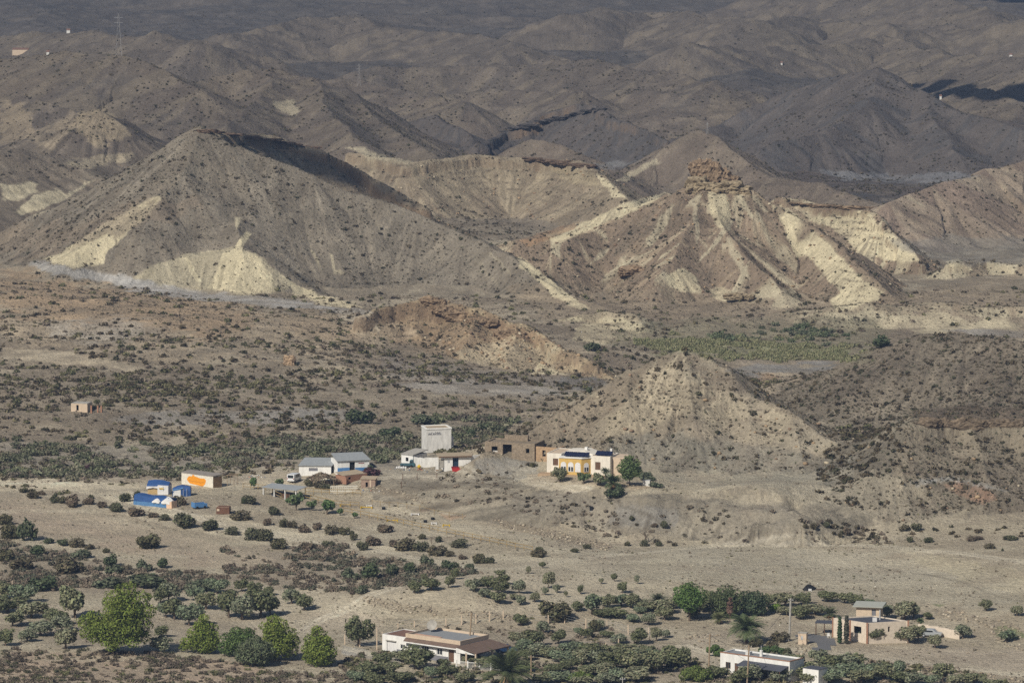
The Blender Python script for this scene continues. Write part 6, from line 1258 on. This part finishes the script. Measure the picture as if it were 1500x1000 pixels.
# ---- poles, wires, fences
def pole(px, py, hpx, r_, mat, label, lean=0, arm=False, name="utility_pole"):
    g_ = ground(px, py); s_ = mscale(g_.y); h = hpx*s_; o_ = empty(name, g_); tag(o_, label, "utility pole")
    MB().bar((0, 0, -.5), (lean*s_, 0, h), r_, 8).build("shaft", mat, o_)
    m_ = MB(); m_.bar((lean*s_-.5, 0, h-.35), (lean*s_+.5, 0, h-.35), .05); m_.build("crossarm", METAL if mat is CONC else mat, o_)
    for k in (-.4, 0, .4): MB().bar((lean*s_+k, 0, h-.3), (lean*s_+k, 0, h-.1), .05).build("insulator", WHITE2, o_)
    return Vector((g_.x+lean*s_, g_.y, g_.z+h-.2))
tops = {}
tops['c'] = pole(1156, 938, 64, .2, CONC, "tall grey concrete pole beside the asphalt drive", 2)
tops['f'] = pole(686, 961, 66, .14, POLEW, "leaning wooden pole in front of the farmhouse porch", 5)
tops['l'] = pole(1038, 978, 52, .14, POLEW, "rough wooden pole left of the white house", 2)
tops['w'] = pole(1094, 1003, 60, .13, POLEW, "slim pale pole standing before the white house", 3)
tops['m'] = pole(778, 992, 34, .13, POLEW, "short wooden pole in the olives right of the big palm", 0)
pole(912, 1003, 12, .1, CONC, "stub of a grey post in the bottom olives", 0)
def cable(a, b, sag, label):
    n = 14; pts = []
    for k in range(n+1):
        t = k/n; p = a.lerp(b, t); p.z -= sag*4*t*(1-t); pts.append(p)
    m_ = MB()
    for p, q in zip(pts, pts[1:]): m_.bar(p-a, q-a, .03, 4)
    o_ = m_.build("power_cable", BLACKP); o_.location = a; tag(o_, label, "cable")
cable(tops['l'], tops['w'], .8, "sagging black cable between the two poles at the white house")
cable(tops['f'], tops['m'], .8, "black cable from the farmhouse pole to the short pole")
cable(tops['w'], tops['c'], 1.0, "black cable from the slim pole up to the concrete pole")
def fence(name, posts, label, h_of, mat, postr, rails, raimat=None, sq=False):
    pts = [ground(p[0], p[1]) for p in posts]; o_ = empty(name, pts[0]); tag(o_, label, "fence")
    for p, q in zip(posts, pts):
        hh = p[2]*mscale(q.y) if len(p) > 2 else h_of; l_ = q-pts[0]
        (MB().box(l_.x-postr, l_.x+postr, l_.y-postr, l_.y+postr, l_.z-.4, l_.z+hh) if sq else MB().bar((l_.x, l_.y, l_.z-.4), (l_.x, l_.y, l_.z+hh), postr, 6)).build("post", mat, o_)
    m_ = MB()
    for a_, b_ in zip(pts, pts[1:]):
        a_ = a_-pts[0]; b_ = b_-pts[0]
        for rz_, rr_ in rails: m_.bar((a_.x, a_.y, a_.z+rz_), (b_.x, b_.y, b_.z+rz_), rr_, 4)
    m_.build("rail" if rails[0][1] > .03 else "wire", raimat or mat, o_); return o_
WIRE = [(.5, .012), (1.0, .012), (1.5, .012)]
fence("concrete_post_fence", [(505, 943, 15), (527, 947, 16), (552, 951, 34), (560, 938, 14), (583, 920, 8), (607, 918, 9), (629, 917, 9), (653, 918, 13), (676, 915, 14), (697, 913, 14), (717, 910, 15), (737, 906, 12)], "wire fence on pale concrete posts round the back of the farmhouse", 1.8, CREAMP, .1, WIRE, METAL, True)
fence("concrete_post_fence", [(771, 910, 10), (803, 914, 14), (827, 912, 9), (858, 920, 15), (889, 917, 9), (920, 929, 15), (950, 927, 9), (952, 940, 10)], "wire fence on pale concrete posts below the grove hedge row", 1.8, CREAMP, .1, WIRE, METAL, True)
fence("concrete_post_fence", [(824, 958, 8), (887, 947, 6), (906, 944, 9), (940, 930, 9)], "few short concrete posts across the fallow plot", 1.3, CREAMP, .09, WIRE, METAL, True)
RL = [(.55, .06), (1.2, .06)]
fence("paddock_fence", [(503+i*12.6, 751+i*2.62) for i in range(23)], "long ochre rail fence along the front of the riding paddock", 1.3, RAILM, .06, RL)
fence("paddock_fence", [(356+i*11, 716+i*.7) for i in range(5)]+[(402, 727), (412, 731)], "dark rail fence left of the shade shelter", 1.3, RAILM, .06, RL)
fence("paddock_fence", [(448+i*11.5, 723+i*.4) for i in range(8)], "rail fence between the shade shelter and pierced wall", 1.3, RAILM, .06, RL)
fence("paddock_fence", [(443, 730), (455, 733), (466, 736), (477, 738), (489, 741), (500, 742), (513, 743), (526, 744)], "inner rail fence of the small pen by the yellow barrels", 1.3, RAILM, .06, RL)
fence("paddock_fence", [(545, 740), (557, 742), (570, 743), (583, 744), (596, 746), (615, 748), (636, 755), (658, 758), (678, 761)], "thin rail fence across the middle of the paddock", 1.3, RAILM, .05, [(1.1, .03)])
fence("wire_track_fence", [(590, 703), (588, 715), (611, 702), (640, 700)], "dark posts with wire below the tower yard", 1.4, BRSH, .07, [(.9, .02)])
# jumps and blocks inside the paddock
for i, (px, py, w_, mt, lb) in enumerate(((541, 743, .5, WTARP, "white upright marker board in the small pen"), (537, 745, 1.2, YELP, "low yellow jump bar in the small pen"), (506, 741, 1.1, YELP, "yellow barrel row at the left of the small pen"), (575, 764, 1.1, YELP, "yellow pole lying by the long rail fence"), (654, 771, .7, YELP, "yellow frame at the paddock middle"), (608, 755, .8, WTARP, "white block lying in the paddock"), (636, 768, .5, WTARP, "small white block near the two black tubs"))):
    g = ground(px, py); o = empty("jump_bar", g, R(-10)); tag(o, lb, "riding obstacle"); MB().bar((-w_, 0, .35), (w_, 0, .35), .09).build("bar", mt, o)
    for sx in (-w_, w_): MB().box(sx-.08, sx+.08, -.25, .25, -.1, .5).build("foot", mt, o)
for px, py, lb in ((623, 765, "left one of the two black tubs in the paddock"), (634, 761, "right one of the two black tubs in the paddock"), (562, 746, "dark tub beside the small pen rails")):
    g = ground(px, py); o = empty("black_tub", g); tag(o, lb, "tub"); MB().bar((0, 0, -.1), (0, 0, .5), .4, 14).build("body", BLACKP, o); MB().bar((0, 0, .5), (0, 0, .53), .33, 14).build("water", GLASS, o)
# lattice pylons far behind
for px, py, hpx, lb in ((174, 82, 62, "faint lattice pylon on the far left ridge"), (526, 126, 32, "faint lattice pylon on the ridge behind the big hill"), (1036, 197, 18, "faint small pylon behind the rock pyramid")):
    g = ground(px, py); s_ = mscale(g.y); h = hpx*s_; o = empty("lattice_pylon", g); tag(o, lb, "pylon"); m = MB(); b0 = h*.07; r_ = .045
    cn = [(-1, -1), (1, -1), (1, 1), (-1, 1)]; lev = [0, .25, .45, .62, .76, .88, 1]
    for a, b in zip(lev, lev[1:]):
        wa = b0*(1-a*.86); wb = b0*(1-b*.86)
        for k in range(4):
            c1 = cn[k]; c2 = cn[(k+1) % 4]; m.bar((c1[0]*wa, c1[1]*wa, a*h), (c1[0]*wb, c1[1]*wb, b*h), r_, 3); m.bar((c1[0]*wa, c1[1]*wa, a*h), (c2[0]*wb, c2[1]*wb, b*h), r_*.6, 3)
    m.build("lattice", pm("weathered_steel", (.30, .29, .28), .7, .1), o)
    for z_ in (.78, .9): MB().bar((-b0*1.5, 0, z_*h), (b0*1.5, 0, z_*h), r_, 4).build("crossarm", METAL, o)
# ---- rocks: crown of the pyramid, big boulder, blocks
def crag(name, px, py, D, pieces, label, seed, mat_c):
    """stacked, layered rock masses: pieces (dx, dz, w, h, depth) in photo px from the foot"""
    g = Vector(P(px, py, D=D)); s_ = mscale(D); o_ = empty(name, g); tag(o_, label, "rock"); r = np.random.default_rng(seed)
    for dx, dz, w, h, dp in pieces:
        bm = bmesh.new(); bmesh.ops.create_icosphere(bm, subdivisions=4, radius=1)
        for v in bm.verts:
            c_ = v.co.copy(); n_ = max(abs(c_.x), abs(c_.y), abs(c_.z)); c_ = c_.lerp(c_/n_, .38)
            z_ = c_.z*h*.5; lay = .03*math.sin(z_*.9+dx+c_.x*2)
            nn = float(fbm(np.array([c_.x*1.7+dx+c_.z*.4]), np.array([c_.y*1.7+c_.z*1.5+seed]), 1.3, 5, .62)[0])-.5; nn = nn*.85+round(nn*9)/9*.35
            q = 1+lay+nn*1.15; v.co = Vector((c_.x*w*.5*q, c_.y*dp*.5*q, c_.z*h*.5*(1+nn*.9)))
            v.co = v.co*s_ + Vector((dx*s_, 0, dz*s_))
        for f_ in bm.faces: f_.smooth = False
        me_ = bpy.data.meshes.new("rock_block"); bm.to_mesh(me_); bm.free(); add_obj("rock_block", me_, o_, mat_c)
    return o_
RK = pm("crag_rock", (.29, .21, .138), .95, .45, .9); RK2 = pm("pale_crag_rock", (.33, .265, .175), .95, .4, .9)
crag("rock_outcrop", 1044, 268, 1664, [(-17, 17, 30, 32, 22), (-2, 15, 30, 34, 24), (12, 8, 26, 24, 20), (-26, 23, 18, 16, 16), (28, 4, 22, 14, 16)], "craggy brown rock crown on top of the pyramid hill", 3, RK)
crag("rock_ledge", 1046, 276, 1660, [(-26, 5, 32, 24, 24), (-6, -2, 38, 24, 28), (20, 0, 40, 22, 26), (-20, -8, 28, 18, 20), (42, -4, 26, 14, 20)], "pale layered ledges directly beneath the rock crown", 5, RK2)
gb = ground(925, 402); crag("fallen_boulder", 925, 403, gb.y-.5, [(0, 6, 34, 15, 24), (-12, 3, 16, 10, 16)], "big tilted brown boulder fallen at the left foot of the pyramid", 7, RK)
gb = ground(1092, 440); crag("fallen_boulder", 1075, 436, gb.y, [(0, 2, 26, 10, 14), (22, 1, 18, 9, 12)], "pale broken boulders at the front foot of the pyramid", 9, RK2)
gb = ground(424, 533); crag("fallen_boulder", 424, 533, gb.y, [(0, 5, 17, 16, 14)], "single orange-tan boulder standing on the plain at the left", 11, pm("tan_boulder", (.40, .29, .19), .95, .3, 2))
for i, (px, py, w, lb) in enumerate(((632, 440, 16, "leftmost dark block on the crest of the orange ridge"), (648, 452, 18, "dark block second from the left along the orange ridge crest"), (672, 461, 22, "middle dark block on the crest of the orange ridge"), (705, 470, 20, "dark block fourth from the left along the orange ridge crest"), (745, 488, 20, "rightmost dark ledge low on the orange ridge"))):
    gb = ground(px, py); crag("ridge_block", px, py+3, gb.y-.6, [(0, 1, w*1.5, 14, 16), (w*.8, 0, w*1.0, 10, 12), (-w*.7, 3, w*.8, 9, 10)], lb, 20+i, RK)
for i, (x0, y0, x1, y1, n, th, lb, mt) in enumerate(((770, 231, 872, 243, 9, 6, "dark broken caprock along the top of the middle mesa", pm("dark_caprock", (.17, .12, .085), .95, .4, .8)), (298, 190, 470, 216, 13, 5, "thin caprock ledge behind the peak of the grey hill", pm("dark_caprock", (0, 0, 0))), (1345, 620, 1500, 622, 11, 19, "overhanging brown caprock of the right-hand hill", pm("rim_rock", (.20, .155, .11), .95, .4, .8)), (735, 192, 880, 158, 12, 4, "jagged dark crest of the slate hill behind the mesa", pm("slate_rock", (.10, .09, .085), .95, .4, .8)), (1160, 298, 1280, 304, 8, 4, "broken brown ledge above the white slope right of the pyramid", RK))):
    pcs = []; gx0 = ground((x0+x1)/2, (y0+y1)/2+2); rr_ = random.Random(i)
    for k in range(n):
        t = (k+.5+rr_.uniform(-.35, .35))/n; pcs.append(((x0-x1)/2+(x1-x0)*t, -((y0-y1)/2+(y1-y0)*t), (x1-x0)/n*rr_.uniform(1.2, 2.6), th*rr_.uniform(.5, 1.2), 12))
    g = gx0; s_ = mscale(g.y); o = empty("caprock_ledge", g); tag(o, lb, "rock ledge")
    for k, (dx, dz, w, h, dp) in enumerate(pcs):
        gp = ground((x0+x1)/2+dx, (y0+y1)/2-dz+1.5); c = crag("t", 0, 0, 1000, [(0, 0, w, h, dp)], "t", 60+k+i*20, mt); ch = [q for q in col.objects if q.parent == c][0]
        ch.data.transform(Matrix.Scale(s_/mscale(1000), 4)); ch.parent = o; ch.location = gp-g; bpy.data.objects.remove(c)
# ================================================ HAZE (even air round camera and scene)
bm = bmesh.new(); bmesh.ops.create_cube(bm, size=1)
zt = float(Z.max())+30; zb = float(Z.min())-2
for v in bm.verts: v.co = (v.co.x*22000, v.co.y*12500+5300, zt if v.co.z > 0 else zb)
me = bpy.data.meshes.new("haze"); bm.to_mesh(me); bm.free(); hz = bpy.data.objects.new("haze", me); col.objects.link(hz); hz["kind"] = "stuff"
m = bpy.data.materials.new("haze_air"); m.use_nodes = True; nt = m.node_tree; nt.nodes.clear()
o_ = nt.nodes.new("ShaderNodeOutputMaterial"); pv = nt.nodes.new("ShaderNodeVolumePrincipled")
pv.inputs["Color"].default_value = (.42, .60, .97, 1); pv.inputs["Density"].default_value = .66e-4; pv.inputs["Anisotropy"].default_value = .0
nt.links.new(pv.outputs[0], o_.inputs["Volume"]); me.materials.append(m)

# ================================================ CLOUDS out of frame, added and shaped to lay shade on the far hills
def cloud(spots, D0, alt, label, seed):
    """spots: photo pixels in the shade with a radius in px; the cloud stands on the sun's line above them, over the haze"""
    r = np.random.default_rng(seed); bm = bmesh.new(); c0 = None
    for px, py, rad in spots:
        g = ground(px, py); s_ = mscale(g.y); k = (alt - g.z)/sd.z; c = Vector(g) + sd*k
        if c0 is None: c0 = c.copy()
        for q in range(5):
            rr_ = rad*s_*r.uniform(.7, 1.0); m_ = Matrix.Translation(c-c0+Vector((r.normal()*rr_*.4, r.normal()*rr_*.4, r.normal()*rr_*.15)))@Matrix.Diagonal((rr_, rr_*1.1, rr_*.45, 1))
            b = bmesh.ops.create_icosphere(bm, subdivisions=3, radius=1, matrix=m_)
            for v in b['verts']: v.co += v.co.normalized()*0 + Vector([r.normal(0, rr_*.05) for _ in range(3)])
    me = bpy.data.meshes.new("cloud"); bm.to_mesh(me); bm.free(); me.materials.append(CLOUDM if seed == 1 else pm('cloud_white', (.8, .8, .82), 1.0, .02))
    o = bpy.data.objects.new("cloud", me); col.objects.link(o); o.location = c0; o["kind"] = "stuff"; o["label"] = label
CLOUDM = bpy.data.materials.new("shade_cloud"); CLOUDM.use_nodes = True; _n = CLOUDM.node_tree; _n.nodes.clear()
_o = _n.nodes.new("ShaderNodeOutputMaterial"); _m = _n.nodes.new("ShaderNodeMixShader"); _t = _n.nodes.new("ShaderNodeBsdfTransparent"); _d = _n.nodes.new("ShaderNodeBsdfDiffuse"); _d.inputs[0].default_value = (.8, .8, .82, 1)
_m.inputs[0].default_value = .17; _n.links.new(_t.outputs[0], _m.inputs[1]); _n.links.new(_d.outputs[0], _m.inputs[2]); _n.links.new(_m.outputs[0], _o.inputs[0])  # mostly transparent, to soften the shade of the added cloud
ztop = zt+25
cloud([(375,216,18),(400,224,26),(430,232,32),(460,242,36),(495,254,36),(525,266,30),(555,280,24),(585,292,16),(606,301,9)], 0, ztop, "unseen cloud added to shade the back of the grey hill", 1)
cloud([(1340,126,20),(1365,131,26),(1395,135,28),(1425,136,30),(1455,135,34),(1485,137,38),(1515,140,40)], 0, ztop, "unseen white cloud shading the far valley at the right", 2)
cloud([(1460,-2,16),(1490,2,18),(1520,4,20)], 0, ztop+10, "unseen white cloud shading the far corner at the upper right", 3)
